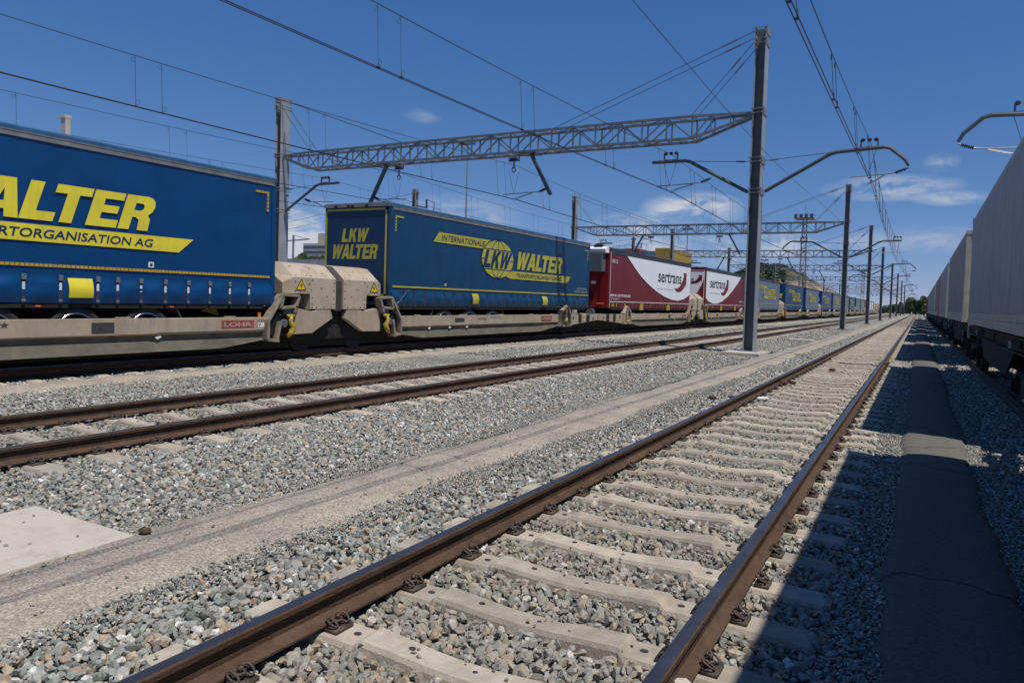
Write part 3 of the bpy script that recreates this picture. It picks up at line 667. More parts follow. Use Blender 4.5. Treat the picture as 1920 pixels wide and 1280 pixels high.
# truss beams -----------------------------------------------------
def truss(y, label, x0=MXL, x1=MXR):
    r = thing('gantry_beam', label, 'gantry beam', ((x0+x1)/2, y, 7.6), 'lattice gantry beams across the tracks')
    xa, xb = x0+.25, x1-.25; ta, tb = x0+2.2, x1-2.35; zt, zb, hw = 8.45, 7.64, .33
    m = MB('galv_truss')
    for e in (-hw, hw):
        m.bar((xa, y+e*.6, zt), (xb, y+e*.6, zt), .03, .03) if False else None
        m.bar((xa, y+e*.45, zt-.03), (ta, y+e, zt), .085, .085); m.bar((ta, y+e, zt), (tb, y+e, zt), .085, .085); m.bar((tb, y+e, zt), (xb, y+e*.45, zt-.03), .085, .085)
        m.bar((xa, y+e*.45, zt-.14), (ta, y+e, zb), .085, .085); m.bar((ta, y+e, zb), (tb, y+e, zb), .085, .085); m.bar((tb, y+e, zb), (xb, y+e*.45, zt-.14), .085, .085)
        n = 20; L = (tb-ta)/n
        for k in range(n+1):
            x = ta+k*L
            m.bar((x, y+e, zb), (x, y+e, zt), .052, .052)
            if k < n:
                a, b = (zb, zt) if k % 2 == 0 else (zt, zb)
                m.bar((x, y+e, a), (x+L, y+e, b), .05, .045)
        for (p, q) in ((ta, xa), (tb, xb)):
            for f in (.33, .66):
                x = p+(q-p)*f; m.bar((x, y+e*(1-.5*f), zb+(zt-.14-zb)*f), (x, y+e*(1-.5*f), zt), .04, .04)
            m.bar((p, y+e, zb), (p+(q-p)*.33, y+e*.85, zt), .045, .04)
    n = 20; L = (tb-ta)/n
    for k in range(n+1):
        x = ta+k*L
        for z in (zb, zt):
            m.bar((x, y-hw, z), (x, y+hw, z), .04, .04)
            if k < n: m.bar((x, y-hw if k % 2 else y+hw, z), (x+L, y+hw if k % 2 else y-hw, z), .04, .035)
    for f in (.33, .66):
        for p, q in ((ta, xa), (tb, xb)):
            x = p+(q-p)*f
            for z in (zt, zb+(zt-.14-zb)*f): m.bar((x, y-hw*(1-.5*f), z), (x, y+hw*(1-.5*f), z), .035, .035)
    m.build('lattice', r)
    for xw, xarm, sg in ((TL-.75, TL+.05, 1), (TC-.35, TC-1.05, -1)):
        h = MB('steel_arm'); h.bar((xarm, y, zb), (xarm+sg*1.0, y, 5.86), .12, .16, up=(0, 1, 0)); h.box(xarm-.35, xarm+.35, y-.36, y+.36, zb-.075, zb-.04); h.build('drop_arm', r)
        q = MB('galv_dark')
        for e in (-.24, .24): q.bar((xw+e, y, zb-.02), (xw+e, y, zb-.28), .05)
        q.bar((xw-.27, y, zb-.28), (xw+.27, y, zb-.28), .06); q.bar((xw, y, zb-.28), (xw, y, zb-.62), .05); q.tube([(xw+.09*math.cos(t), y, zb-.66+.11*math.sin(t)) for t in (k*math.pi/5 for k in range(11))], .025, 5); q.build('wire_saddle', r)
        insulator(r, xw, y, zb-.22, (1, 0, 0), .34, .085)
        steady(r, xw+sg*.05, y, 5.68, xarm+sg*.75, 6.06, sg, 6.9)
    w = MB('wire'); t = MB('galv_dark')
    for p, q, xe in ((x0, 1, ta+.1), (x1, -1, tb-.1)):
        for e in (-.28, .28):
            w.tube([(p+q*.25, y+e, 10.85), (xe, y+e, zt)], .012, 5)
            a, b = Vector((p+q*.25, y+e, 10.85)), Vector((xe, y+e, zt)); t.tube([a.lerp(b, .2), a.lerp(b, .34)], .03, 5)
            far_x = x0+8.2 if q > 0 else x1-8.3
            a, b = Vector((p+q*.25, y+e, 11.25)), Vector((far_x, y+e, zt)); w.tube([a, b], .012, 5); t.tube([a.lerp(b, .07), a.lerp(b, .14)], .03, 5)
    w.build('stay_wire', r); t.build('turnbuckle', r)
    return r
tr_ = truss(MY[0], 'nearest lattice gantry beam spanning from the tall mast over the blue trailers')
for i in range(1, 8):
    copy_tree(tr_, ((MXL+MXR)/2, MY[i], 7.6), '%s lattice gantry beam across the tracks, counted from the near end' % ORD[i])

# overhead wires --------------------------------------------------
SUPP = [-24.0]+MY
def sag(y, z_s, dip):
    for a, b in zip(SUPP[:-1], SUPP[1:]):
        if a <= y <= b:
            t = (y-a)/(b-a); return z_s-dip*4*t*(1-t)*min(1, ((b-a)/45)**2)
    return z_s
def catenary(xc, nm, zs=7.16, dip=.66, stag=.16, thin=1.0, twin=True):
    ys = list(np.arange(-8, 70, .8))+list(np.arange(70, 318, 3.0))
    def xs_(y, a):
        for i, (p, q) in enumerate(zip(SUPP[:-1], SUPP[1:])):
            if p <= y <= q:
                t = (y-p)/(q-p); e = 1 if i % 2 else -1
                return xc+a*e*(1-2*t)
        return xc
    mm = MB('wire'); mm.tube([(xs_(y, .03), y, sag(y, zs, dip)) for y in ys], .0092*thin, 5)
    o = tag(mm.build('messenger_wire', fix=False), 'sagging upper support wire with hangers over %s' % nm, 'overhead wire', 'overhead support wires')
    for k, e in enumerate((-.03, .03) if twin else (0,)):
        c = MB('wire'); c.tube([(xs_(y, stag)+e, y, sag(y, 5.70, .27)) for y in ys],   .0092*thin, 5)
        tag(c.build('contact_wire', fix=False), '%s contact wire over %s' % ('straight lower' if not twin else ('left of the twin' if k == 0 else 'right of the twin'), nm), 'overhead wire', 'overhead contact wires')
    for p, q in zip(SUPP[:-1], SUPP[1:]):
        if p > 170: break
        n = 10 if p < 60 else 6
        for k in range(n):
            y0 = p+(q-p)*(k+.70)/n
            if y0 < 2: continue
            for e in (0, .62) if y0 < 70 else (0,):
                y = y0+e
                if any(abs(y-q_) < .6 for q_ in SUPP): continue
                d = MB('wire'); zt = sag(y, zs, dip); xa = xs_(y, .03); xb = xs_(y, stag)
                zc_ = sag(y, 5.70, .27); d.tube([(xa, y, zt), (xb, y-.0, zc_+.02)], .0058*thin, 4)
                if y < 40:
                    for zz, xx, s_ in ((zt-.10, xa, 1), (zc_+.10, xb, -1)): d.tube([(xx, y-s_*(.045+.045*math.cos(t)), zz+.055*math.sin(t)) for t in (j*math.pi/4 for j in range(9))], .0045*thin, 4)
                    d.box(xb-.032, xb+.032, y-.015, y+.015, zc_-.01, zc_+.02)
                d.build('dropper', o)
catenary(XWN, 'the near track', dip=1.05)
catenary(XWT2, 'the empty second track')
catenary(TL-.72, 'the lorry train')
catenary(TC-.3, 'the track behind the lorry train', thin=.9)
catenary(XWD, 'the farthest visible track', thin=.9)
fw_ = MB('wire'); fw_.tube([(-5.0, y, 7.15+.25*math.cos(y*.12)) for y in np.arange(-10, 318, 2)], .008, 5)
tag(fw_.build('feeder_wire', fix=False), 'single bare wire without hangers running along the masts', 'overhead wire')


# ================================================================ LORRY TRAIN
XS, XF = -13.5, -16.02             # near and far side of the trailers
BZ0, BZ1 = 1.17, 4.13              # underside and roof of a trailer
def side(dx=.006):
    return lambda u, v: (XS+dx, u, v)
def ripple(y, z, straps, z0, z1, amp):
    if not (z0 < z < z1): return 0
    k = math.sin(math.pi*(z-z0)/(z1-z0))
    prev = max([q for q in straps if q <= y], default=y-.3); nxt = min([q for q in straps if q > y], default=y+.3)
    t = (y-prev)/max(nxt-prev, .01)
    return amp*k*math.sin(math.pi*t)**.7
def axles(root, ys, zc=.645, r=.49, near=True):
    for y in ys:
        for x0, x1 in ((XS-.40, XS-.065),) + (((XF+.065, XF+.40),) if near else ()):
            w = MB('tyre'); n = 28
            prof = [(x0, r*.62), (x0, r*.93), (x0+.04, r), (x1-.04, r), (x1, r*.93), (x1, r*.72), (x1-.05, r*.70)]
            vs = [(px, y+pr*math.cos(t), zc+pr*math.sin(t)) for px, pr in prof for t in (2*math.pi*k/n for k in range(n))]
            w.add(vs, [(i*n+k, i*n+(k+1) % n, (i+1)*n+(k+1) % n, (i+1)*n+k) for i in range(len(prof)-1) for k in range(n)])
            o = w.build('wheel', root, smooth=True)
            c = MB('chrome'); prof = [(x1-.045, r*.73), (x1+.006, r*.72), (x1+.006, r*.665), (x1-.10, r*.64), (x1-.12, r*.2), (x1-.06, r*.18), (x1-.06, .001)]
            vs = [(px, y+pr*math.cos(t), zc+pr*math.sin(t)) for px, pr in prof for t in (2*math.pi*k/n for k in range(n))]
            c.add(vs, [(i*n+k, i*n+(k+1) % n, (i+1)*n+(k+1) % n, (i+1)*n+k) for i in range(2) for k in range(n)])
            c.use('underframe'); c.add(vs, [(i*n+k, i*n+(k+1) % n, (i+1)*n+(k+1) % n, (i+1)*n+k) for i in range(2, len(prof)-1) for k in range(n)])
            c.build('rim', o, smooth=True)
def mudguards(root, ys):
    m = MB('mudguard')
    y0, y1 = min(ys)-.62, max(ys)+.62
    for a, b, z in ((y0, y1, 1.152),): m.box(XS-.45, XS-.05, a, b, z-.02, z)
    for y, s_ in ((y0, -1), (y1, 1)): m.prism([(y, 1.15), (y+s_*.17, .80), (y+s_*.15, .80), (y-s_*.03, 1.13)], 'x', XS-.45, XS-.05)
    m.build('mudguard', root)
def globe_logo(mb_y, mb_b, oy, P, k=1.0):
    """the haulier's globe and banner, oy = shift along the side"""
    E = lambda r0, r1, a0=0, a1=2*math.pi, n=40: [(21.93+r0*math.cos(a0+(a1-a0)*i/n)+oy, 2.89+r1*math.sin(a0+(a1-a0)*i/n)) for i in range(n)]
    poly(mb_y, [(18.04+oy, 3.20), (18.34+oy, 3.52), (21.72+oy, 3.53), (20.98+oy, 3.20)], P)
    poly(mb_y, [(22.85+oy, 2.23), (22.5+oy, 2.30), (22.9+oy, 2.52), (28.0+oy, 2.52), (27.67+oy, 2.23)], P)
    P2 = lambda u, v: tuple(Vector(P(u, v))+Vector((.003, 0, 0))); P3 = lambda u, v: tuple(Vector(P(u, v))+Vector((.006, 0, 0)))
    poly(mb_y, E(1.08, .67), P2)
    def line(pts, w=.016):
        for (a, b), (c, d) in zip(pts[:-1], pts[1:]):
            L = math.hypot(c-a, d-b); nx, ny = -(d-b)/L*w, (c-a)/L*w
            mb_b.add([P3(a-nx, b-ny), P3(c-nx, d-ny), P3(c+nx, d+ny), P3(a+nx, b+ny)], [(0, 1, 2, 3)])
    cy, cz = 21.93+oy, 2.89
    line([(cy, cz+.66), (cy, cz+.3)]); line([(cy, cz-.34), (cy, cz-.66)])
    for e in (-.5, .5):
        line([(cy+e*1.0*math.cos(t), cz+.66*math.sin(t)) for t in (rad(28+62*i/8) for i in range(9))]); line([(cy+e*1.0*math.cos(t), cz-.66*math.sin(t)) for t in (rad(30+60*i/8) for i in range(9))])
    for z in (.335, -.37): line([(cy-1.08*math.sqrt(1-(z/.67)**2), cz+z), (cy+1.08*math.sqrt(1-(z/.67)**2), cz+z)])
    line([(cy-1.07, cz-.02), (cy-.9, cz-.02)]); line([(cy+.85, cz-.02), (cy+1.07, cz-.02)])
    line([(cy+1.11*math.cos(t), cz+.70*math.sin(t)) for t in (rad(50+110*i/16) for i in range(17))], .02)
    lay(mb_b, block_word('LKW', .06), P3, cy-.90, cy+.90, 2.56, 3.19, .35)
    lay(mb_y, block_word('WALTER', .05), P2, 23.30+oy, 27.10+oy, 2.60, 3.27, .30)
    lay(mb_b, font_word('INTERNATIONALE', .012), P3, 18.50+oy, 21.0+oy, 3.27, 3.46, .3)
    lay(mb_b, font_word('TRANSPORTORGANISATION AG', .012), P3, 23.25+oy, 27.10+oy, 2.295, 2.45, .2)
def trailer_shell(root, y0, y1, cmat, straps, roof, detail=1.0, top_w=.17, z_low=1.64, skirt=None, amp=.085, strap_m='strap', end_m=None):
    step = .09 if detail > .8 else .3 if detail > .4 else 2.0
    m = MB(cmat)
    ys = list(np.linspace(y0+.10, y1-.10, max(2, int((y1-y0)/step)))); zt = BZ1-top_w
    zs = [BZ0]+list(np.linspace(BZ0+.03, z_low, 8 if detail > .8 else 5))+list(np.linspace(z_low+.05, zt, 16 if detail > .8 else 3))
    def f(y, z):
        d = ripple(y, z, straps, BZ0-.02, z_low, amp) if detail > .4 else 0
        if detail > .4:
            if z < z_low+.05: d += .034*noise.noise((y*2.3, z*8, y0))*math.sin(math.pi*min(1, (z-BZ0)/(z_low-BZ0+.05)))
            else: d += .012*noise.noise((y*.9, z*1.1, y0))+.004*noise.noise((y*5, z*2, y0+3))
            d += .006*noise.noise((y*1.5-z*4, z*3-y, y0+9))*(1 if min(y-y0, y1-y) < 1.3 else .2)
        return (XS-.012+d*.8, y, z)
    m.grid(f, ys, zs); m.build('curtain', root, smooth=True, fix=False)
    b = MB(end_m or cmat)                                              # corner posts, front, rear, floor
    b.box(XS-.09, XS, y0, y0+.115, BZ0, BZ1-.02); b.box(XS-.09, XS, y1-.115, y1, BZ0, BZ1-.02)
    b.box(XF, XF+.02, y0, y1, BZ0, BZ1-.02); b.box(XF+.02, XS-.09, y0, y0+.04, BZ0+.03, BZ1-.02); b.box(XF+.02, XS-.09, y1-.04, y1, BZ0+.03, BZ1-.02)
    b.box(XF+.02, XS-.05, y0+.04, y1-.04, BZ0, BZ0+.03)
    b.build('body', root)
    r = MB(roof); r.box(XF-.01, XS+.012, y0-.015, y1+.015, BZ1-.06, BZ1)
    r.prism([(XF-.01, BZ1), (XF+.06, BZ1+.035), (XS-.06, BZ1+.035), (XS+.012, BZ1)], 'y', y0, y1); r.build('roof', root)
    g_ = MB('grey_rail' if roof != 'roof_dark' else 'roof_dark'); g_.box(XS-.06, XS+.008, y0+.11, y1-.06, BZ1-top_w, BZ1-.063)
    if detail > .8: g_.box(XS-.06, XS+.016, y0+.02, y1-.02, BZ1-.085, BZ1-.063)
    g_.build('roof_rail', root)
    for yy in straps:
        s_ = MB(strap_m); w = .022 if detail > .8 else .028
        s_.box(XS-.02, XS+.014, yy-w, yy+w, BZ0-.01, z_low); so = s_.build('strap', root)
        if detail > .95:
            q = MB('buckle'); q.box(XS+.014, XS+.034, yy-.036, yy+.036, z_low-.07, z_low+.03); q.build('buckle', so); q = MB('buckle'); q.box(XS+.014, XS+.024, yy-.03, yy+.03, BZ0+.02, BZ0+.07); q.build('hook', so); q = MB('label_white'); q.box(XS+.014, XS+.020, yy-.022, yy+.022, z_low-.24, z_low-.11); q.build('strap_tag', so)
    u = MB('underframe'); u.box(XF+.1, XS-.1, y0+.2, y1-.2, BZ0-.03, BZ0-.001)
    for x in (XS-.75, XF+.75): u.box(x-.07, x+.07, y0+.3, y1-.3, .72, BZ0-.02)
    u.box(XS-.05, XS-.02, y0+.3, y1-.3, BZ0-.09, BZ0-.005)
    u.build('chassis', root)
def lkw_trailer(y0, name_label, cmat, ymat, oy, straps, wheels, tape, roof='roof_blue', patches=(), detail=1.0, end=None, logo=True, L=14.0, grp='trailers on the lorry train'):
    y1 = y0+L
    r = thing('semi_trailer', name_label, 'lorry trailer', ((XS+XF)/2, (y0+y1)/2, .7), grp)
    trailer_shell(r, y0, y1, cmat, straps, roof, detail, end_m='blue' if detail < .8 else cmat)
    if logo:
        a = MB(ymat); b = MB('text_blue' if detail > .8 else cmat); P = side(.008 if detail > .4 else .02); globe_logo(a, b, oy, P)
        o = a.build('lettering', r, fix=False); b.build('dark_lettering', o, fix=False)
    t = MB(tape)
    if detail > .95:                                                   # broken reflective tape
        y = y0+.2
        while y < y1-.2: t.box(XS-.02, XS+.010, y, y+.062, 1.80, 1.85); y += .075
    else: t.box(XS-.02, XS+(.012 if detail > .4 else .03), y0+.15, y1-.1, 1.72, 1.765)
    t.build('reflective_tape', r)
    if detail > .8:
        for yc, sg in ((y0+.22, 1), (y1-.22, -1)):
            t = MB(tape)
            for k in range(5): t.box(XS-.02, XS+.010, *sorted((yc+sg*k*.075, yc+sg*(k*.075+.06))), 3.75, 3.80); t.box(XS-.02, XS+.010, *sorted((yc, yc+sg*.045)), 3.68-k*.085, 3.745-k*.085)
            t.build('corner_tape', r)
    for k, (a, b) in enumerate(patches):
        p = MB('yellow' if detail > .95 else 'yellow_worn'); p.grid(lambda y, z: (XS+.018+.07*math.sin(math.pi*(z-1.15)/.49)+.008*noise.noise((y*9, z*7, 0)), y, z), list(np.linspace(a, b, 6)), list(np.linspace(1.27, 1.62, 6))); p.build('yellow_panel', r, fix=False, smooth=True)
    if wheels: axles(r, wheels); mudguards(r, wheels)
    return r
# nearest trailer: only its rear part is in the picture
st1 = [5.3, 5.9, 6.55, 7.14, 7.79, 8.16, 8.62, 9.13, 9.64, 10.15, 10.65, 11.16]
st1 = [-1.5+.62*k for k in range(11)]+st1
T1 = lkw_trailer(-2.1, 'nearest blue curtain trailer with large yellow lettering, cut by the photo left edge', 'blue', 'yellow', -18.25, st1, [6.12, 7.46, 8.80], 'tape', patches=[(7.25, 7.68), (2.2, 2.6)])
m = MB('label_white'); m.box(XS, XS+.012, 8.77, 8.88, 1.89, 2.0); m.use('black'); m.box(XS+.012, XS+.018, 8.80, 8.85, 1.92, 1.97); m.build('sticker', T1)
m = MB('yellow'); m.prism([(10.32, 1.01), (10.66, 1.15), (10.78, .91)], 'x', XS-.52, XS-.50); m.build('wheel_chock', T1)
for a in (9.25, 6.75): m = MB('orange_light'); m.box(XS-.02, XS+.0, a, a+.08, 1.10, 1.125); m.build('side_marker', T1)
# second trailer, with its lettered end wall
st2 = [16.66, 17.19, 17.68, 18.2, 18.72, 19.22, 19.78, 20.16, 20.72, 21.28, 21.85, 22.45, 23.02, 23.45, 23.95, 24.5, 25.0, 25.98, 26.6, 27.15, 27.7, 28.25, 28.8, 29.3, 29.75]
T2_ = lkw_trailer(16.0, 'dusty blue curtain trailer with yellow lettering on its side and on its end wall', 'blue_worn', 'yellow_worn', 0, st2, [18.86, 20.32, 21.80], 'yellow_worn', patches=[(20.26, 20.64), (25.35, 25.78)], detail=.9)
PE = lambda dy: (lambda u, v: (u, 16.0-dy, v))
m = MB('blue_dark'); m.box(XF+.06, XS-.12, 15.985, 15.999, 1.5, 3.95); m.build('end_panel', T2_)
m = MB('yellow_worn'); lay(m, block_word('LKW', .08), PE(.022), -15.30, -14.30, 3.02, 3.42, .18); lay(m, block_word('WALTER', .06), PE(.022), -15.68, -13.94, 2.52, 2.95, .18)
m.build('end_lettering', T2_, fix=False)
m = MB('yellow_worn')
for a in ((XF+.03, XF+.09, 1.45, 4.0), (XS-.17, XS-.11, 1.45, 4.0), (XF+.03, XS-.11, 3.94, 4.0), (XF+.03, XS-.11, 1.45, 1.51)): m.box(a[0], a[1], 15.975, 15.983, a[2], a[3])
m.build('border_tape', T2_)
m = MB('grey_rail'); m.box(XF, XS, 15.94, 15.99, 4.04, 4.15); m.use('black')
for x in (-15.55, -15.05, -14.9, -14.35): m.box(x-.05, x+.05, 15.93, 15.941, 4.03, 4.1)
m.build('end_rail', T2_)
m = MB('ser_grey'); lay(m, font_word('LKW 0517'), side(.012), 28.65, 29.75, 1.98, 2.08); lay(m, font_word('WALTER'), side(.012), 28.4, 29.0, 1.84, 1.94); m.use('yellow_worn'); lay(m, font_word('WALTER'), side(.012), 29.1, 29.8, 1.84, 1.94); m.build('small_lettering', T2_, fix=False)
m = MB('chrome'); m.tube([(XS+.05, 16.25, 1.16), (XS+.05, 16.85, 1.66)], .014, 6); m.tube([(XS+.04, 16.15, 1.155), (XS+.04, 16.40, 1.155)], .018, 6); m.build('strap_pole', T2_)
m = MB('label_white'); m.box(XS, XS+.012, 18.72, 18.80, 1.83, 1.91); m.use('blue_worn'); m.box(XS+.012, XS+.016, 18.74, 18.78, 1.85, 1.89); m.build('sticker', T2_)

# red and white trailers ------------------------------------------
def swoosh(m, y0, scale, P):
    """curved arrow"""
    o = [(1170, 718), (1205, 725), (1243, 690), (1272, 630), (1292, 565), (1283, 520), (1330, 522), (1325, 718), (1316, 668), (1295, 715), (1262, 755), (1215, 770), (1185, 750)]
    o = [((a-1170)/160, (770-b)/250) for a, b in o]
    poly(m, [(y0[0]+a*scale[0], y0[1]+b*scale[1]) for a, b in o], P)
def sertrans(y0, label, flip, detail=.85):
    L = 14.0; y1 = y0+L
    r = thing('semi_trailer', label, 'lorry trailer', ((XS+XF)/2, (y0+y1)/2, .7), 'trailers on the lorry train')
    straps = [y0+.35+.56*k for k in range(24)]
    trailer_shell(r, y0, y1, 'red', straps, 'roof_dark', detail, top_w=.26, z_low=1.46, amp=.02, strap_m='strap')
    P = side(.012); P2 = side(.016); P3 = side(.019)
    zt = BZ1-.26
    w = MB('white')
    if not flip:
        c = [(2.3, zt), (3.2, 3.45), (4.35, 2.95), (5.6, 2.55), (7.1, 2.17), (8.6, 1.89), (10.1, 1.71), (11.4, 1.68), (12.6, 1.80), (13.4, 1.98), (13.85, 2.12)]
        pts = c+[(13.85, zt)]
    else:
        c = [(.12, 1.98), (.9, 1.72), (2.2, 1.58), (3.4, 1.58), (4.8, 1.75), (6.6, 2.15), (8.3, 2.7), (9.8, 3.25), (11.2, zt)]
        pts = c+[(.12, zt)]
    poly(w, [(y0+a, b) for a, b in pts], P); w.build('white_panel', r, fix=False)
    k = MB('ser_black'); oy = 7.35 if not flip else 1.15
    lay(k, font_word('sertrans', .012), P3, y0+oy, y0+oy+4.55, 2.72, 3.34, .05); o = k.build('lettering', r, fix=False)
    k = MB('ser_grey'); lay(k, font_word('servicios de transporte'), P3, y0+oy-.1, y0+oy+2.95, 2.26, 2.40, .0); k.build('small_lettering', o, fix=False)
    k = MB('red'); swoosh(k, (y0+oy+3.15, 2.20), (2.5, 1.28), P3); k.build('arrow_emblem', r, fix=False)
    k = MB('label_white')
    if not flip:
        lay(k, font_word('3012', .008), P3, y0+.25, y0+1.0, 3.42, 3.60, .1); lay(k, font_word('www.sertrans.es', .008), P3, y0+.1, y0+2.9, 1.74, 1.90); lay(k, font_word('STR 0001 S'), P3, y0+.25, y0+1.35, 1.60, 1.68)
        k.box(XS-.02, XS+.014, y0+.10, y0+.13, 1.2, 3.95)
    else:
        lay(k, font_word('www.sertrans.es', .008), P3, y0+10.8, y0+13.4, 1.74, 1.90)
    k.box(XS-.02, XS+.016, y0+.1, y1-.1, 1.475, 1.51); k.box(XS-.02, XS+.014, y1-.12, y1-.08, 1.2, 3.86); k.build('trim_lettering', r, fix=False)
    for a in (4.4, 9.1): q = MB('lever_yellow'); q.prism([(y0+a, 1.08), (y0+a+.55, 1.08), (y0+a+.5, 1.42), (y0+a+.1, 1.42)], 'x', XS, XS+.03); q.build('yellow_panel', r)
    for a in ((.4, .65), (.95, 1.05), (2.1, 2.25)): q = MB('lever_yellow'); q.box(XS, XS+.02, y0+a[0], y0+a[1], 1.25, 1.42); q.build('side_marker', r)
    return r
T3 = sertrans(32.4, 'red trailer with white panel and dark lettering, red front wall with grey cooling box', False)
m = MB('red_bright'); m.box(XF+.03, XS-.1, 32.36, 32.395, 1.2, 3.6); m.box(XS-.42, XS-.02, 32.30, 32.36, 1.2, 3.55); m.build('front_wall', T3)
m = MB('fridge'); m.box(XF+.25, XS-.2, 31.85, 32.36, 2.95, 3.85); m.use('red'); m.prism([(-15.35, 3.2), (-14.7, 3.2), (-14.7, 3.65)], 'y', 31.835, 31.848); m.build('cooling_unit', T3, bevel=.05)
m = MB('white'); m.prism([(32.40, 3.86), (31.95, 3.86), (31.88, 4.05), (32.1, 4.17), (32.40, 4.17)], 'x', XF+.05, XS-.05); m.use('black'); m.box(-14.2, -13.75, 32.0, 32.2, 4.17, 4.27); m.build('fairing', T3, bevel=.03)
m = MB('red_bright'); m.box(-14.95, -14.70, 32.2, 32.35, 2.35, 2.95); m.use('label_white'); m.box(-14.45, -14.2, 32.345, 32.358, 2.35, 2.5); m.use('black'); m.tube([(-14.7, 32.28, 1.75), (-14.7, 32.35, 1.75)], .33, 16); m.build('fittings', T3)
m = MB('orange_light'); m.box(-14.1, -13.7, 32.28, 32.34, 1.36, 1.42); m.build('front_marker', T3)
T4 = sertrans(50.2, 'white fronted red trailer with dark lettering, partly behind the nearest mast', True)
m = MB('white'); m.box(XF+.03, XS-.1, 50.15, 50.195, 1.3, 3.95)
o_ = m.build('end_panel', T4)
m = MB('red'); PE = lambda u, v: (u, 50.142, v)
poly(m, [(-13.62, 3.3), (-13.62, 1.3), (-15.4, 1.3), (-14.6, 1.75), (-14.1, 2.3), (-13.8, 2.85)], PE); swoosh(m, (-14.75, 2.95), (1.0, .62), PE)
m.box(XF+.03, XS-.1, 50.138, 50.144, 3.86, 3.93); m.build('end_emblem', T4, fix=False)
m = MB('ser_black'); lay(m, font_word('sertrans', .012), PE, -15.75, -14.35, 3.05, 3.4, .05); m.build('end_lettering', T4, fix=False)
# blue trailers running away into the distance
PERIOD = 34.2
far_specs = [(66.6, 'blue_sheen', 'greyish blue trailer with faded yellow lettering just beyond the nearest mast', True), (84.4, 'blue_worn', 'blue trailer showing a dark blue end wall and orange lamp beyond the grey blue one', True), (100.8, 'blue_sheen', 'grey blue trailer with yellow globe, left of the second mast', True),
             (118.6, 'blue', 'bright blue trailer with dark end wall, left of the second mast', True), (135.0, 'blue_sheen', 'dull blue trailer behind the second mast', True), (152.8, 'blue_sheen', 'small blue trailer right of the second mast', False), (169.2, 'blue_worn', 'small blue trailer with yellow mark, left of the third mast', True), (187.0, 'blue_sheen', 'plain grey blue trailer, second last before the third mast', False), (203.4, 'blue_sheen', 'last blue trailer, just left of the third mast', True)]
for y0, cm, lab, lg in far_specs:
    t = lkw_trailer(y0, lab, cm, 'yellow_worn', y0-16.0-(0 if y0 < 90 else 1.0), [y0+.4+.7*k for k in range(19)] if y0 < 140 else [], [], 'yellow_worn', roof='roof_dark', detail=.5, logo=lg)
    e = MB('blue_dark' if y0 < 80 else 'blue'); e.box(XF+.03, XS-.1, y0-.03, y0-.005, 1.3, 4.0); e.build('end_panel', t)
    if y0 in (84.4, 118.6):
        q = MB('yellow'); lay(q, block_word('WALTER', .06), (lambda u, v, y0=y0: (u, y0-.04, v)), -15.6, -13.85, 2.5, 3.0, .28); q.use('orange_light'); q.box(-13.9, -13.6, y0-.06, y0-.03, 1.35, 1.6); q.build('end_lettering', t, fix=False)
for k, (y0, a, lab) in enumerate([(221.2, 'cont_red', 'red and white trailer right of the third mast'), (237.6, 'cont_skyblue', 'pale blue trailer beyond the red and white one'), (254.5, 'white', 'white trailer last before the tank containers')]):
    r = thing('semi_trailer', lab, 'lorry trailer', ((XS+XF)/2, y0+7, .7), 'trailers on the lorry train'); trailer_shell(r, y0, y0+14, a, [], 'roof_dark', .3)
    q = MB('white' if k != 2 else 'red'); q.box(XS-.02, XS+.02, y0+5, y0+10.5, 1.4, 3.8); q.build('white_panel', r)
for k in range(5):
    y0 = 272+k*8.2; mt = ['tank_orange', 'tank_cream', 'tank_orange', 'white', 'tank_orange'][k]
    r = thing('tank_container', '%s tank container at the far end of the lorry train' % ['first orange', 'cream', 'second orange', 'white', 'last orange'][k], 'tank container', (-14.8, y0+3, 1.2), 'tank containers')
    m = MB(mt); m.tube([(-14.8, y0+.25, 2.55), (-14.8, y0+.6, 2.55), (-14.8, y0+5.4, 2.55), (-14.8, y0+5.75, 2.55)], [.85, 1.15, 1.15, .85], 18); m.build('tank', r, smooth=True)
    m = MB('tank_cream' if k % 2 else 'lever_yellow')
    for y in (y0, y0+6):
        for x in (-16, -13.6): m.bar((x, y, 1.2), (x, y, 3.75), .14)
        for z in (1.27, 3.7): m.bar((-16, y, z), (-13.6, y, z), .12)
    for x in (-16, -13.6):
        for z in (1.27, 3.7): m.bar((x, y0, z), (x, y0+6, z), .12)
    m.build('frame', r)

# ---------------------------------------------------------------- pocket wagons
WX = XS+.02                       # outer face of the side beam
def wheelset(root, y, name='wheelset', x0=TL):
    m = MB('underframe')
    for e in (-GH, GH):
        m.tube([(x0+e-.06, y, .44), (x0+e+.06, y, .44)], .44, 24); s_ = 1 if e > 0 else -1; m.tube([(x0+e-s_*.09, y, .44), (x0+e-s_*.06, y, .44)], .47, 24)
    m.tube([(x0-GH, y, .44), (x0+GH, y, .44)], .08, 8); return m.build(name, root)
def rivets(m, P, pts, r=.012):
    for a, b in pts:
        c = Vector(P(a, b)); e1 = (Vector(P(a+.01, b))-c).normalized()*r; e2 = (Vector(P(a, b+.01))-c).normalized()*r; n_ = e1.cross(e2).normalized()*.008
        if n_.x < 0: n_ = -n_
        m.add([c+e1+e2+n_, c-e1+e2+n_, c-e1-e2+n_, c+e1-e2+n_, c+e1*1.2+e2*1.2, c-e1*1.2+e2*1.2, c-e1*1.2-e2*1.2, c+e1*1.2-e2*1.2], [(0, 1, 2, 3), (0, 4, 5, 1), (1, 5, 6, 2), (2, 6, 7, 3), (3, 7, 4, 0)])
HC = 14.02                        # middle of the shared hood
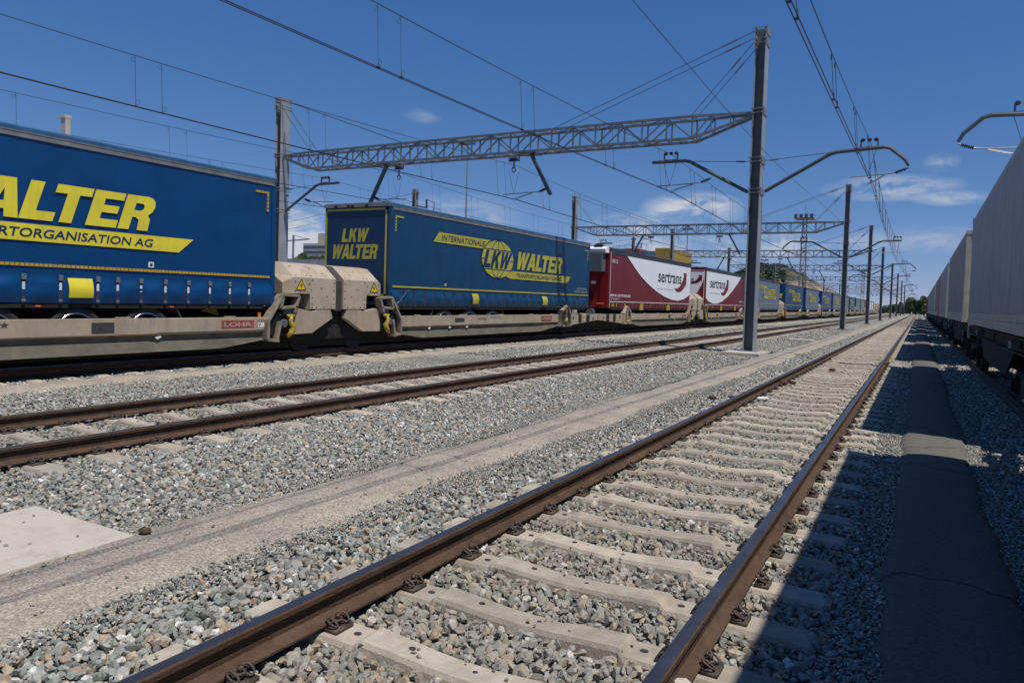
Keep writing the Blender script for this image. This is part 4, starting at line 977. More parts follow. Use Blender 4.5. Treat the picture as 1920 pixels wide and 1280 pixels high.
def wagon(d, label, marks):
    """half of a two-part pocket wagon; d=+1 runs away from the hood centre, -1 towards the camera; t = distance from the hood centre"""
    r = thing('pocket_wagon', label, 'railway wagon', (TL, HC, 0), 'wagons of the lorry train')
    Y = lambda t: HC+d*t
    def B(m, x0, x1, t0, t1, z0, z1): a, b = sorted((Y(t0), Y(t1))); m.box(x0, x1, a, b, z0, z1)
    # side beams and floor pan
    for sx, nm in ((1, 'side_beam'), (-1, 'far_side_beam')):
        X = (lambda x: x) if sx > 0 else (lambda x: 2*TL-x)
        m = MB('beige'); m.prism([(X(WX-.06), .885), (X(WX), .885), (X(WX), .575), (X(WX-.02), .545), (X(WX-.06), .545)], 'y', Y(2.25), Y(12.95))
        for a in (3.2, 5.6, 8.1, 10.4, 12.2): B(m, *sorted((X(WX-.055), X(WX-.004))), a, a+.28, .885, .91)
        if sx > 0:
            B(m, WX, WX+.012, 5.05, 5.2, .575, .885); B(m, WX, WX+.014, 2.3, 5.05, .59, .87) if d < 0 else None
        m.build(nm, r, bevel=.012)
    m = MB('grimy_belly')
    a, b, c, e = Y(2.0), Y(3.6), Y(11.3), Y(13.1)
    for X in (lambda x: x, lambda x: 2*TL-x):
        lo = [(a, .42), (b, .21), (c, .21), (e, .42)]
        for (ya, za), (yb, zb) in zip(lo[:-1], lo[1:]):
            m.add([(X(WX-.03), ya, .545), (X(WX-.03), yb, .545), (X(WX-.08), yb, .455), (X(WX-.08), ya, .455)], [(0, 1, 2, 3)])
            m.add([(X(WX-.08), ya, .455), (X(WX-.08), yb, .455), (X(WX+.0), yb, zb), (X(WX+.0), ya, za)], [(0, 1, 2, 3)])
    for (ya, za), (yb, zb) in zip(lo[:-1], lo[1:]): m.add([(WX, ya, za), (WX, yb, zb), (2*TL-WX, yb, zb), (2*TL-WX, ya, za)], [(0, 1, 2, 3)])
    m.build('floor_pan', r, fix=False)
    m = MB('underframe'); 
    for t in (4.3, 5.2, 7.6, 10.1): m.tube([(WX-.20, Y(t), .50), (WX-.10, Y(t), .50)], .035, 10)
    m.build('drain_hole', r)
    # hood half over the shared bogie
    P_side = lambda t, z: (WX, Y(t), z)
    m = MB('beige_hood'); prof = [(WX, 1.08), (WX, 1.86), (WX-.42, 2.20), (WX-.75, 2.24), (2*TL-WX+.75, 2.24), (2*TL-WX+.42, 2.20), (2*TL-WX, 1.86), (2*TL-WX, 1.08)]
    tt = [(.14, 0), (1.02, 0), (1.035, 0), (1.50, 0), (1.66, -.10), (1.76, -.22)] if d > 0 else [(.14, 0), (1.02, 0), (1.035, 0), (1.55, 0), (1.78, -.24)]
    def sect(t, ins):
        o = []
        for k, (x, z) in enumerate(prof):
            zz = z+ins*(1 if k in (2, 3, 4, 5) else .6) if k not in (0, 7) else (1.46 if t > 1.03 else 1.08)
            xx = x+(ins*.6 if x > TL else -ins*.6); o.append((xx, Y(t), zz))
        return o
    ss_ = [sect(t, i) for t, i in tt]; n = len(prof)
    vs = [p for q in ss_ for p in q]; fs = [(i*n+k, i*n+k+1, (i+1)*n+k+1, (i+1)*n+k) for i in range(len(ss_)-1) for k in range(n-1)]
    fs = [f for f in fs if not (f[0] // n == 1 and False)]
    m.add(vs, fs); m.add(ss_[0], [tuple(range(n))]); m.add(ss_[-1], [tuple(range(n))])
    # step where the lower edge rises
    m.box(*sorted((WX-.55, WX-.004)), *sorted((Y(1.005), Y(1.02))), 1.06, 1.47)
    h = m.build('hood', r, bevel=.05)
    m = MB('underframe'); rivets(m, P_side, [(.2, 1.2), (.2, 1.35), (.2, 1.55), (.2, 1.75), (.3, 1.12), (.55, 1.12), (.8, 1.12), (.95, 1.12), (.95, 1.2), (.45, 1.4), (.65, 1.6), (.95, 1.35), (.98, 1.55), (1.1, 1.5), (1.35, 1.5), (1.5, 1.52), (1.5, 1.75), (.95, 1.8), (1.05, 1.7)])
    P_sl = lambda t, q: (WX-.42*q, Y(t), 1.86+.34*q)
    rivets(m, P_sl, [(.22, .1), (.22, .6), (.5, .35), (.8, .7), (1.1, .15), (1.45, .12), (1.4, .8), (.95, .15)]); m.build('rivets', h, fix=False)
    m = MB('sign_yellow'); tc_ = 1.32; poly(m, [(tc_-.15, 1.56), (tc_+.15, 1.56), (tc_, 1.80)], lambda t, z: (WX+.006, Y(t), z)); m.use('black')
    for p, q in (((-.155, 1.555), (.155, 1.555)), ((-.155, 1.555), (0, 1.81)), ((.155, 1.555), (0, 1.81))):
        m.bar((WX+.007, Y(tc_+p[0]), p[1]), (WX+.007, Y(tc_+q[0]), q[1]), .012, .012, up=(1, 0, 0))
    for p, q in (((.0, 1.73), (-.035, 1.66)), ((-.035, 1.66), (.03, 1.67)), ((.03, 1.67), (-.01, 1.60))): m.bar((WX+.011, Y(tc_+p[0]), p[1]), (WX+.011, Y(tc_+q[0]), q[1]), .014, .006, up=(1, 0, 0))
    m.build('warning_sign', h, fix=False)
    m = MB('seal'); m.prism([(x-.06 if x > TL else x+.06, z-.05) for x, z in prof], 'y', Y(0), Y(.14)); m.build('gap_seal', h)
    # lower side plate, with the slanted latch arm and yellow lever
    m = MB('beige'); m.prism([(Y(.30), 1.07), (Y(.22), .84), (Y(.92), .47), (Y(2.20), .45), (Y(2.22), .80), (Y(1.9), .98), (Y(1.45), 1.10), (Y(.95), 1.02), (Y(.75), 1.07)], 'x', WX-.16, WX-.01); m.build('lower_plate', r, bevel=.01)
    m = MB('beige_dirty'); xa, xb = WX-.10, WX+.10
    t0 = 1.42
    for p, q in (((t0+.05, 1.40), (t0+.55, 1.42)), ((t0+.55, 1.42), (t0+.98, .80)), ((t0+.05, 1.40), (t0+.20, 1.00)), ((t0+.12, 1.14), (t0+.62, 1.10)), ((t0+.98, .80), (t0+.98, .36)), ((t0+.62, .78), (t0+.72, .34)), ((t0+.98, .36), (t0+.66, .32)), ((t0+.55, 1.36), (t0+.62, 1.10))):
        m.bar((WX+.02, Y(p[0]), p[1]), (WX+.02, Y(q[0]), q[1]), .24, .07, up=(1, 0, 0) if False else (0, 0, 1)) if abs(q[1]-p[1]) < .1 else m.bar((WX+.02, Y(p[0]), p[1]), (WX+.02, Y(q[0]), q[1]), .24, .07, up=(0, 1, 0))
    m.build('latch_arm', r, bevel=.01)
    m = MB('galv_dark'); B(m, WX-.06, WX+.08, t0+.18, t0+.48, .94, 1.14); m.tube([(WX+.05, Y(t0+.5), .74), (WX+.13, Y(t0+.5), .74)], .10, 12); m.use('black'); B(m, WX-.1, WX+.03, t0+.2, t0+.9, .45, .92); m.build('latch_motor', r, bevel=.015)
    m = MB('lever_yellow'); m.tube([(WX+.13, Y(t0+.32), .90), (WX+.15, Y(t0+.36), .78), (WX+.15, Y(t0+.26), .66), (WX+.15, Y(t0+.32), .52), (WX+.14, Y(t0+.42), .42)], [.05, .055, .075, .07, .045], 8); B(m, WX+.08, WX+.16, t0+.22, t0+.42, .87, .95); m.build('release_lever', r, smooth=True)
    m = MB('underframe'); B(m, 2*TL-WX+.2, WX-.22, .0, 2.3, .30, 1.06); B(m, 2*TL-WX+.1, WX-.2, 12.9, 17.1, .30, .8); B(m, TL-.9, TL+.9, 0, 17.1, .10, .52)  # long low centre box is added to keep the gap beneath dark
    for q in (.0, .6): m.bar((WX-.4, Y(2.0), 1.05+q*.1), (WX-.2-q, Y(2.9), .9), .06)
    m.build('underframe', r)
    # coupling end
    m = MB('beige'); m.prism([(Y(13.9), .87), (Y(17.05), .87), (Y(17.05), .60), (Y(16.2), .55), (Y(14.6), .44), (Y(13.95), .40)], 'x', WX-.18, WX)
    B(m, 2*TL-WX, WX-.19, 13.9, 17.05, .80, .868)
    for p, q in (((13.0, 1.0), (13.55, 1.27)), ((13.55, 1.27), (13.9, .9)), ((13.0, 1.0), (12.95, .40)), ((13.45, 1.1), (13.5, .45)), ((13.9, .9), (13.95, .40)), ((12.95, .40), (13.95, .40))): m.bar((WX+.01, Y(p[0]), p[1]), (WX+.01, Y(q[0]), q[1]), .22, .08, up=(0, 1, 0) if abs(p[1]-q[1]) > .05 else (0, 0, 1))
    m.build('end_platform', r, bevel=.01)
    m = MB('underframe'); B(m, WX, WX+.02, 14.9, 15.2, .52, .87); B(m, WX, WX+.02, 15.75, 16.1, .50, .87); m.use('lever_yellow'); m.tube([(WX+.13, Y(13.45), .72), (WX+.15, Y(13.35), .6), (WX+.13, Y(13.5), .46)], [.04, .07, .05], 8); m.use('galv_dark')
    m.tube([(WX-.02, Y(14.35), .74), (WX+.04, Y(14.35), .74)], .05, 8); m.tube([(WX-.02, Y(16.5), .70), (WX+.04, Y(16.5), .70)], .06, 8); m.tube([(TL+.9, Y(17.0), .95), (TL+.9, Y(17.15), .95)], .2, 14); m.build('coupling_gear', r)
    wheelset(r, Y(.0 if d > 0 else .0)+d*.95); wheelset(r, Y(14.2)); wheelset(r, Y(16.0))
    for t0_, t1_ in ((.2, 1.9), (13.5, 16.8)):
        m = MB('underframe'); B(m, WX-.50, WX-.30, t0_, t1_, .38, .62)
        for t in (t0_+.75, t1_-.8): B(m, WX-.42, WX-.24, t-.14, t+.14, .30, .62)
        m.build('bogie_frame', r)
    # lettering on the beam
    lt, lw = marks
    m = MB('lohr_red'); u0, u1 = sorted((Y(lt), Y(lt+lw))); z0, z1 = .64, .82
    for a in ((u0, u1, z0, z0+.02), (u0, u1, z1-.02, z1), (u0, u0+.025, z0, z1), (u1-.025, u1, z0, z1)): m.box(WX+.010, WX+.017, *a)
    m.box(WX+.009, WX+.0155, u0+.025, u1-.025, z0+.02, z1-.02); o = m.build('maker_plate', r)
    k = MB('beige'); lay(k, font_word('LOHR', .035), lambda u, v: (WX+.0195, u, v), u0+.06, u1-.06, z0+.04, z1-.04); k.build('lettering', o, fix=False)
    if d < 0:
        m = MB('strap'); m.box(WX+.001, WX+.006, 7.68, 8.10, .61, .81); m.build('grey_plate', r)
        m = MB('lohr_red'); u0, u1 = 8.93, 9.40
        for a in ((u0, u1, .835, .842), (u0, u1, .665, .672), (u0, u0+.008, .665, .842), (u1-.008, u1, .665, .842)): m.box(WX+.001, WX+.005, *a)
        m.use('strap'); Pm = lambda u, v: (WX+.005, u, v); lay(m, font_word('40', .01), Pm, u0+.05, u0+.2, .765, .825); lay(m, font_word('000kg'), Pm, u0+.22, u1-.04, .785, .825); lay(m, font_word('00 0t', .005), Pm, u0+.1, u1-.08, .685, .745)
        m.build('load_marking', r, fix=False); m = MB('strap'); poly(m, [(6.26+(.075 if k % 2 == 0 else .03)*math.sin(k*math.pi/5), .79+(.06 if k % 2 == 0 else .024)*math.cos(k*math.pi/5)) for k in range(10)], Pm)
        m.build('star_marking', r, fix=False)
        m = MB('label_white'); m.box(WX+.014, WX+.019, 11.42, 11.66, .655, .76); m.use('black'); lay(m, font_word('F', .01), lambda u, v: (WX+.020, u, v), 11.44, 11.49, .675, .745); lay(m, font_word('33 87 489'), lambda u, v: (WX+.016, u, v), 11.38, 11.72, .785, .82); m.build('number_plate', r, fix=False)
        m = MB('orange_light'); m.tube([(WX-.06, 11.5, .885), (WX-.06, 11.5, .99)], .035, 8); m.build('lamp', r)
    else:
        m = MB('strap'); m.box(WX+.001, WX+.005, Y(5.3), Y(5.85), .66, .80); m.build('grey_plate', r); m = MB('strap'); Pm = lambda u, v: (WX+.005, u, v); lay(m, font_word('40 000kg'), Pm, Y(6.7), Y(7.2), .70, .80); lay(m, font_word('33 87 489'), Pm, Y(7.5), Y(8.2), .78, .83); m.build('stencil_lettering', r, fix=False)
    for t_ in ((5.05, 3.95, 6.05) if d > 0 else (5.02,)):
        m = MB('label_white'); m.prism([(Y(t_)-.07, .50), (Y(t_)+.04, .55), (Y(t_)+.07, .50), (Y(t_)-.02, .45)], 'x', WX-.03, WX-.02); m.build('white_glint', r)  # white chips painting in the bright glints under the beam
    return r
wa = wagon(-1, 'beige pocket wagon carrying the nearest blue trailer', (2.72, .86))
wb = wagon(1, 'beige pocket wagon carrying the dusty blue trailer with lettered end wall', (11.35, .9))
names_w = ['red trailer with the cooling box', 'white fronted red trailer', 'greyish blue trailer just beyond the nearest mast', 'blue trailer with orange lamp', 'grey blue trailer with globe left of the second mast', 'bright blue trailer left of the second mast', 'dull blue trailer behind the second mast',
           'small plain blue trailer right of the second mast', 'small blue trailer left of the third mast', 'plain grey blue trailer', 'last blue trailer', 'red and white trailer', 'pale blue trailer', 'white trailer', 'first tank containers']
for k, nm in enumerate(names_w):
    src = wa if k % 2 == 0 else wb; yy = HC+PERIOD*((k // 2)+1)
    copy_tree(src, (TL, yy, 0), 'beige pocket wagon under the %s' % nm)
for k in range(2):
    r = thing('flat_wagon', ['first dark flat wagon', 'last dark flat wagon'][k]+' under the tank containers', 'railway wagon', (TL, 285+k*22, 0), 'flat wagons under tanks'); y = 275+k*21
    m = MB('underframe'); m.box(-16, -13.55, y-4, y+16, .75, 1.2); m.build('deck', r); wheelset(r, y); wheelset(r, y+12)

# ================================================================ CONTAINER TRAIN ON THE RIGHT
CX0 = 1.235; CZ0, CZ1 = 1.22, 4.13
def container(y0, L, label, m_side, m_rail, m_end, near=True):
    y1 = y0+L; x0, x1 = CX0, CX0+2.44
    r = thing('shipping_container', label, 'shipping container', ((x0+x1)/2, (y0+y1)/2, CZ0), 'containers on the right-hand train')
    m = MB(m_side)
    ys = []; y = y0+.12; k = 0
    # shallow pressed ribs
    while y < y1-.12: ys += [(y, 0), (y+.055, 0), (y+.066, .026), (y+.105, .026), (y+.116, 0)]; y += .125 if near else .25
    ys = [(min(a, y1-.11), b) for a, b in ys]
    m.add([(x0+.018-b*.9+.004*noise.noise((a*1.3, z, y0)), a, z) for a, b in ys for z in (CZ0+.30, CZ0+1.2, CZ0+2.0, CZ1-.10)], [(i*4+j, (i+1)*4+j, (i+1)*4+j+1, i*4+j+1) for i in range(len(ys)-1) for j in range(3)])
    m.build('side_wall', r, fix=False)
    m = MB(m_side); m.box(x1-.03, x1, y0+.05, y1-.05, CZ0+.1, CZ1-.05); m.box(x0+.06, x1-.03, y0+.05, y1-.05, CZ1-.06, CZ1-.03); m.box(x0+.06, x1-.03, y0+.05, y1-.05, CZ0+.02, CZ0+.1); m.build('shell', r)
    m = MB(m_rail); m.box(x0+.001, x0+.06, y0+.12, y1-.12, CZ0, CZ0+.17); m.box(x0+.010, x0+.06, y0+.12, y1-.12, CZ0+.172, CZ0+.30); m.box(x0+.004, x0+.07, y0+.12, y1-.12, CZ1-.10, CZ1)
    m.build('rail_frame', r, bevel=.006 if near else 0)
    for y in (y0, y1-.13):
        m = MB(m_end)
        for x in (x0-.004, x1-.13): m.box(x, x+.134, y, y+.13, CZ0-.003, CZ1+.008)
        m.box(x0+.13, x1-.13, y, y+.12, CZ0, CZ0+.15); m.box(x0+.13, x1-.13, y, y+.12, CZ1-.14, CZ1)
        m.box(x0+.13, x1-.13, y+.03, y+.07, CZ0+.15, CZ1-.14)
        m.build('end_frame', r, bevel=.008 if near else 0)
    if near:
        for y in (y0-.012, y1-.165):
            for z in (CZ0-.006, CZ1-.11):
                m = MB(m_end); m.box(x0-.012, x0+.17, y, y+.178, z, z+.12); m.use('black'); m.box(x0-.0135, x0-.011, y+.045, y+.13, z+.035, z+.085); m.build('corner_casting', r)
        m = MB('underframe')
        k = 0
        while k < 4: m.bar((x0+.55+.42*k, y0-.005, CZ0+.2), (x0+.55+.42*k, y0-.005, CZ1-.2), .035); k += 1
        m.build('lock_rod', r)
    return r
cs = [(-5.1, 13.75, 'cont_white', 'cont_rail', 'cont_white', 'grey white container beside the camera, only lighting the path with its end gap'), (10.40, 12.95, 'cont_white', 'cont_rail', 'cont_rail', 'nearest grey white ribbed container cut by the photo right edge'), (26.4, 13.7, 'cont_pale', 'cont_rail', 'cont_cream', 'second pale container on the right, its cream end post lit by the sun'), (43.2, 13.7, 'cont_white', 'cont_rail', 'cont_pale', 'third pale container on the right, a reddish post before it'),
      (58.9, 13.7, 'cont_pale', 'cont_rail', 'cont_red', 'fourth container on the right with rusty red end frame'), (75.0, 13.7, 'cont_white', 'cont_rail', 'cont_cream', 'fifth pale container on the right with cream end frame'), (91.0, 13.7, 'cont_pale', 'cont_rail', 'cont_white', 'sixth pale container along the right-hand train'), (107.2, 13.7, 'cont_white', 'cont_rail', 'cont_pale', 'seventh pale container along the right-hand train'), (123.5, 13.7, 'cont_pale', 'cont_rail', 'cont_pale', 'last pale container before the red one'), (139.5, 13.7, 'cont_red', 'cont_red', 'cont_red', 'dark red container at the far end of the right-hand train'), (155.5, 13.7, 'cont_red', 'cont_red', 'cont_red', 'farthest dark red container, half hidden behind the other red one')]
for k, (y0, L, a, b, c, lab) in enumerate(cs):
    r = container(y0, L, lab, a, b, c, near=k < 4)
    if k == 1:
        q = MB('lohr_red'); 
        for e in range(3): q.box(CX0-.004, CX0+.0, 16.9+e*.16, 16.98+e*.16, 2.02, 2.2)
        q.build('faded_marking', r)
    if k == 2:
        q = MB('plastic_blue'); q.box(CX0-.010, CX0-.005, y0+.01, y0+.12, 2.62, 2.72); q.use('leaf'); q.box(CX0-.010, CX0-.005, y0+.01, y0+.12, 2.73, 2.83); q.build('sticker', r)
    if k == 4:
        q = MB('cont_red'); q.box(CX0-.02, CX0+.10, y0-.03, y0+.10, 1.3, 3.2); q.build('red_post', r)
def flat_wagon(y0, L, label):
    r = thing('container_wagon', label, 'railway wagon', (TR, y0+L/2, 0), 'wagons of the container train')
    y1 = y0+L; xs_ = 1.30
    m = MB('underframe')
    for X in (lambda x: x, lambda x: 2*TR-x):
        a, b = sorted((X(xs_+.12), X(xs_+.16)))
        m.box(a, b, y0, y1, .92, 1.16); a2, b2 = sorted((X(xs_+.06), X(xs_+.26))); m.box(a2, b2, y0, y1, 1.13, 1.17); m.box(a2, b2, y0, y1, .90, .93)
        ya, yb = y0+3.9, y1-3.9
        m.prism([(ya, .90), (yb, .90), (yb-1.2, .42), (ya+1.2, .42)], 'x', a, b)
    for k in range(5):
        y = y0+.3+(L-.6)*k/4; m.box(xs_+.1, 2*TR-xs_-.1, y-.1, y+.1, .95, 1.15)
    m.box(TR-.35, TR+.35, y0, y1, .48, 1.1); m.box(TR-.75, TR+.75, y0+.6, y0+3.3, .22, .6); m.box(TR-.75, TR+.75, y1-3.3, y1-.6, .22, .6); m.box(TR-.6, TR+.6, y0+5, y1-5, .35, .9)  # solid boxes added to shut out sunlit ground behind and keep the underside dark
    m.build('frame', r)
    for yb in (y0+1.9, y1-1.9):
        bo = MB('underframe').box(TR-.95, TR+.95, yb-.12, yb+.12, .42, .66).build('bogie', r)
        for s_ in (-1, 1):
            q = MB('underframe'); x = TR+s_*1.02; q.box(x-.06, x+.06, yb-1.25, yb+1.25, .48, .64); q.box(x-.09, x+.09, yb-.35, yb+.35, .28, .60)
            for e in (-.9, .9): q.box(x-.12, x+.12, yb+e-.16, yb+e+.16, .32, .60); q.tube([(x+s_*.12, yb+e, .45), (x+s_*.16, yb+e, .45)], .10, 10); q.tube([(x, yb+e-.28, .34), (x, yb+e-.28, .55)], .06, 8); q.tube([(x, yb+e+.28, .34), (x, yb+e+.28, .55)], .06, 8)
            q.build('side_frame', bo)
        for e in (-.9, .9): wheelset(bo, yb+e, 'wheelset', TR)
    q = MB('galv_dark')
    for ye, s_ in ((y0, -1), (y1, 1)):
        for e in (-.87, .87): q.tube([(TR+e, ye, 1.02), (TR+e, ye+s_*.35, 1.02)], .09, 10); q.tube([(TR+e, ye+s_*.35, 1.02), (TR+e, ye+s_*.42, 1.02)], .22, 14)
    q.build('buffer', r)
    q = MB('galv'); q.box(xs_-.02, xs_+.25, y0+1.0, y0+1.38, .35, .38); q.bar((xs_+.02, y0+1.02, .36), (xs_+.02, y0+1.02, .95), .03); q.bar((xs_+.02, y0+1.36, .36), (xs_+.02, y0+1.36, .95), .03); q.build('step', r)
    for a in ((xs_-.02, xs_+.10, y1-4.6, y1-4.25, .98, 1.10), (xs_-.02, xs_+.10, y0+3.0, y0+3.4, .98, 1.10), (xs_+.02, xs_+.14, y1-.6, y1-.25, .92, 1.18)): q = MB('galv_dark'); q.box(*a); q.build('lashing_block', r)
    q = MB('cont_cream'); q.bar((xs_+.05, y1-.1, .75), (xs_+.05, y1-.1, 1.2), .06); q.build('end_handle', r)
    return r
fw0 = flat_wagon(10.1, 14.9, 'dark skeleton wagon under the nearest grey white container')
for k, (y0, lab) in enumerate([(-5.0, 'dark skeleton wagon beside the camera, out of the picture'), (26.4, 'dark skeleton wagon under the second pale container'), (43.0, 'dark skeleton wagon under the third pale container'), (58.7, 'dark skeleton wagon under the container with red end frame'), (74.8, 'dark skeleton wagon under the fifth container'), (90.8, 'dark skeleton wagon under the sixth container'), (107.0, 'dark skeleton wagon under the seventh container'), (123.3, 'dark skeleton wagon under the last pale container'), (139.3, 'dark skeleton wagon under the nearer red container'), (155.3, 'dark skeleton wagon under the farthest red container')]):
    copy_tree(fw0, (TR, y0+7.45, 0), lab)

# ================================================================ BACKGROUND
def at(px, py, depth):
    d = CR*((px-CX)/F_PX)-CU*((py-CY)/F_PX)+CF
    return Vector((0, 0, CAM_H))+d*depth
# stacked containers behind the red trailers
def stacked(x, y, z, L, c, lab):
    r = thing('shipping_container', lab, 'shipping container', (x, y, z), 'stacked yard containers')
    m = MB(c); n = 16
    m.box(x-1.22, x+1.22, y, y+L, z, z+2.55)
    for k in range(8): m.box(x-1.2+.3*k, x-1.05+.3*k, y-.04, y, z+.15, z+2.4)
    for k in range(int(L/.3)): m.box(x+1.22, x+1.25, y+.1+.3*k, y+.25+.3*k, z+.15, z+2.4)
    m.build('body', r)
    m = MB(c)
    for xx in (x-1.24, x+1.12): m.box(xx, xx+.14, y-.06, y+.08, z, z+2.57)
    for zz in (z, z+2.43): m.box(x-1.1, x+1.12, y-.055, y-.04, zz, zz+.14)
    m.build('end_frame', r)


c0 = at(1254, 565, 112)
xx, yy_ = c0.x-1.3, c0.y
for c, k, tiers in (('cont_yellow', 0, 4), ('cont_skyblue', 1, 4), ('cont_red', 2, 4), ('cont_blue', 3, 4), ('cont_blue', 4, 4)):
    for t in range(tiers):
        cc = c if t == tiers-1 else ['cont_red', 'cont_skyblue', 'cont_orange', 'cont_blue'][(k+t) % 4]
        nm = {'cont_yellow': 'yellow', 'cont_skyblue': 'pale blue', 'cont_red': 'red', 'cont_blue': 'dark blue', 'cont_orange': 'orange'}[cc]
        nth = ['top', 'third', 'second', 'bottom'][tiers-1-t]
        stacked(xx-2.62*k-(.25 if k else 0), yy_+(1.5 if k == 1 else .4*k), -.2+2.6*t-(.35 if k == 1 else 0), 12.2, cc, '%s shipping container, %s in stack %s from the right behind the red trailers' % (nm, nth, ['first', 'second', 'third', 'fourth', 'fifth'][k]))
for k, (px, d_, c) in enumerate(((1452, 190, 'cont_orange'), (1442, 194, 'cont_red'))):
    q = at(px, 560, d_)
    for t in range(3): stacked(q.x, q.y, -.2+2.6*t, 12.2, c, '%s container, %s of the stack of three behind the grey blue trailer' % ('orange' if k == 0 else 'red', ['lowest', 'middle', 'topmost'][t]))
# floodlight tower
def tower(px, depth, h, label):
    q = at(px, 575, depth); x, y = q.x, q.y
    r = thing('floodlight_tower', label, 'floodlight tower', (x, y, -.2))
    m = MB('galv'); n = 16
    W_ = lambda z: 1.0-.5*z/h
    for i in range(n):
        z0, z1 = h*i/n-.2, h*(i+1)/n-.2; a, b = W_(z0), W_(z1)
        for sx, sy in ((1, 1), (1, -1), (-1, -1), (-1, 1)):
            m.bar((x+sx*a, y+sy*a, z0), (x+sx*b, y+sy*b, z1), .15)
            tx, ty = (sy, -sx); m.bar((x+sx*a, y+sy*a, z0), (x+tx*b, y+ty*b, z1), .09); m.bar((x+sx*b, y+sy*b, z1), (x+tx*b, y+ty*b, z1), .09)
    m.build('lattice', r)
    m = MB('galv_dark'); m.box(x-2.6, x+2.6, y-2.6, y+2.6, h-.2, h-.05)
    for s_ in (-1, 1): m.bar((x+s_*.6, y, h-1.6), (x+s_*2.4, y, h-.2), .1); m.bar((x+s_*2.55, y-2.5, h+1), (x+s_*2.55, y+2.5, h+1), .08); m.bar((x-2.5, y+s_*2.55, h+1), (x+2.5, y+s_*2.55, h+1), .08)
    m.bar((x, y, h), (x, y, h+4), .1); m.build('platform', r)
    for k in range(4):
        m = MB('galv'); e = -2.1+1.4*k; m.box(x+e-.45, x+e+.45, y-2.9, y-2.6, h-.05, h+.95); m.use('glass'); m.box(x+e-.38, x+e+.38, y-2.93, y-2.9, h+.03, h+.87); m.build('floodlight', r)
tower(1502, 205, 27.0, 'tall lattice floodlight tower with square platform above the trailers')
tower(1616, 420, 24.0, 'hazy distant floodlight tower low over the far gantries')
def lamp_pole(px, depth, h, label):
    q = at(px, 570, depth); r = thing('lamp_pole', label, 'lamp pole', (q.x, q.y, -.2))
    m = MB('galv'); m.tube([(q.x, q.y, -.2), (q.x, q.y, h)], [.16, .09], 8); m.build('pole', r)
    m = MB('galv_dark'); m.bar((q.x-1.1, q.y, h), (q.x+1.1, q.y, h), .1)
    m.build('cross_arm', r)
    for e in (-.95, -.35, .35, .95): m = MB('galv'); m.prism([(q.x+e-.22, h+.05), (q.x+e+.22, h+.05), (q.x+e+.3, h+.42), (q.x+e-.3, h+.42)], 'y', q.y-.25, q.y+.1); m.build('lamp_head', r)
lamp_pole(869, 92, 21.0, 'slim lamp pole rising behind the second trailer to the nearest gantry')
lamp_pole(1284, 150, 17.0, 'lamp pole with four heads behind the stacked containers')
lamp_pole(1430, 220, 15.5, 'lamp pole with four heads in front of the hill')
# light post behind nearest trailer, warehouse, building, crane
q = at(122, 400, 34); m = MB('slab'); m.box(q.x-.19, q.x+.19, q.y-.12, q.y+.12, -.2, 9.35); m.box(q.x-.24, q.x+.2, q.y-.16, q.y+.16, 9.35, 9.5)
tag(m.build('concrete_post', bevel=.01), 'square grey post top peeping over the nearest blue trailer', 'post')
q = at(560, 560, 78); r = thing('warehouse', 'low white metal warehouse behind the gap between the blue trailers', 'warehouse', (q.x, q.y, -.2))
m = MB('wall_white'); m.box(q.x-40, q.x+14, q.y, q.y+25, -.2, 5.0)
for k in range(90): m.box(q.x-40+.6*k, q.x-39.85+.6*k, q.y-.03, q.y, .3, 4.85)
m.build('wall', r); m = MB('galv'); m.prism([(q.y-.4, 5.02), (q.y+25.4, 5.02), (q.y+12, 5.5)], 'x', q.x-40.4, q.x+14.4); m.build('roof', r)
q = at(594, 560, 420); r = thing('office_building', 'distant grey office block with window bands beyond the warehouse', 'building', (q.x, q.y, 0))
m = MB('facade'); m.box(q.x-12, q.x+16, q.y, q.y+20, 0, 30); m.box(q.x-2, q.x+16, q.y+2, q.y+18, 30, 36); m.build('wall', r)
m = MB('glass')
for z in range(3, 30, 3): m.box(q.x-11.5, q.x+15.5, q.y-.15, q.y, z, z+1.5)
m.build('window_band', r)
q = at(548, 560, 520); r = thing('tower_crane', 'tiny pale tower crane on the skyline left of the office block', 'crane', (q.x, q.y, 0))
m = MB('galv'); m.bar((q.x, q.y, 0), (q.x, q.y, 42), 1.0); m.build('mast', r); m = MB('galv'); m.bar((q.x-7, q.y, 38), (q.x+16, q.y, 39), .8); m.bar((q.x, q.y, 42), (q.x+14, q.y, 39.3), .3); m.build('jib', r)

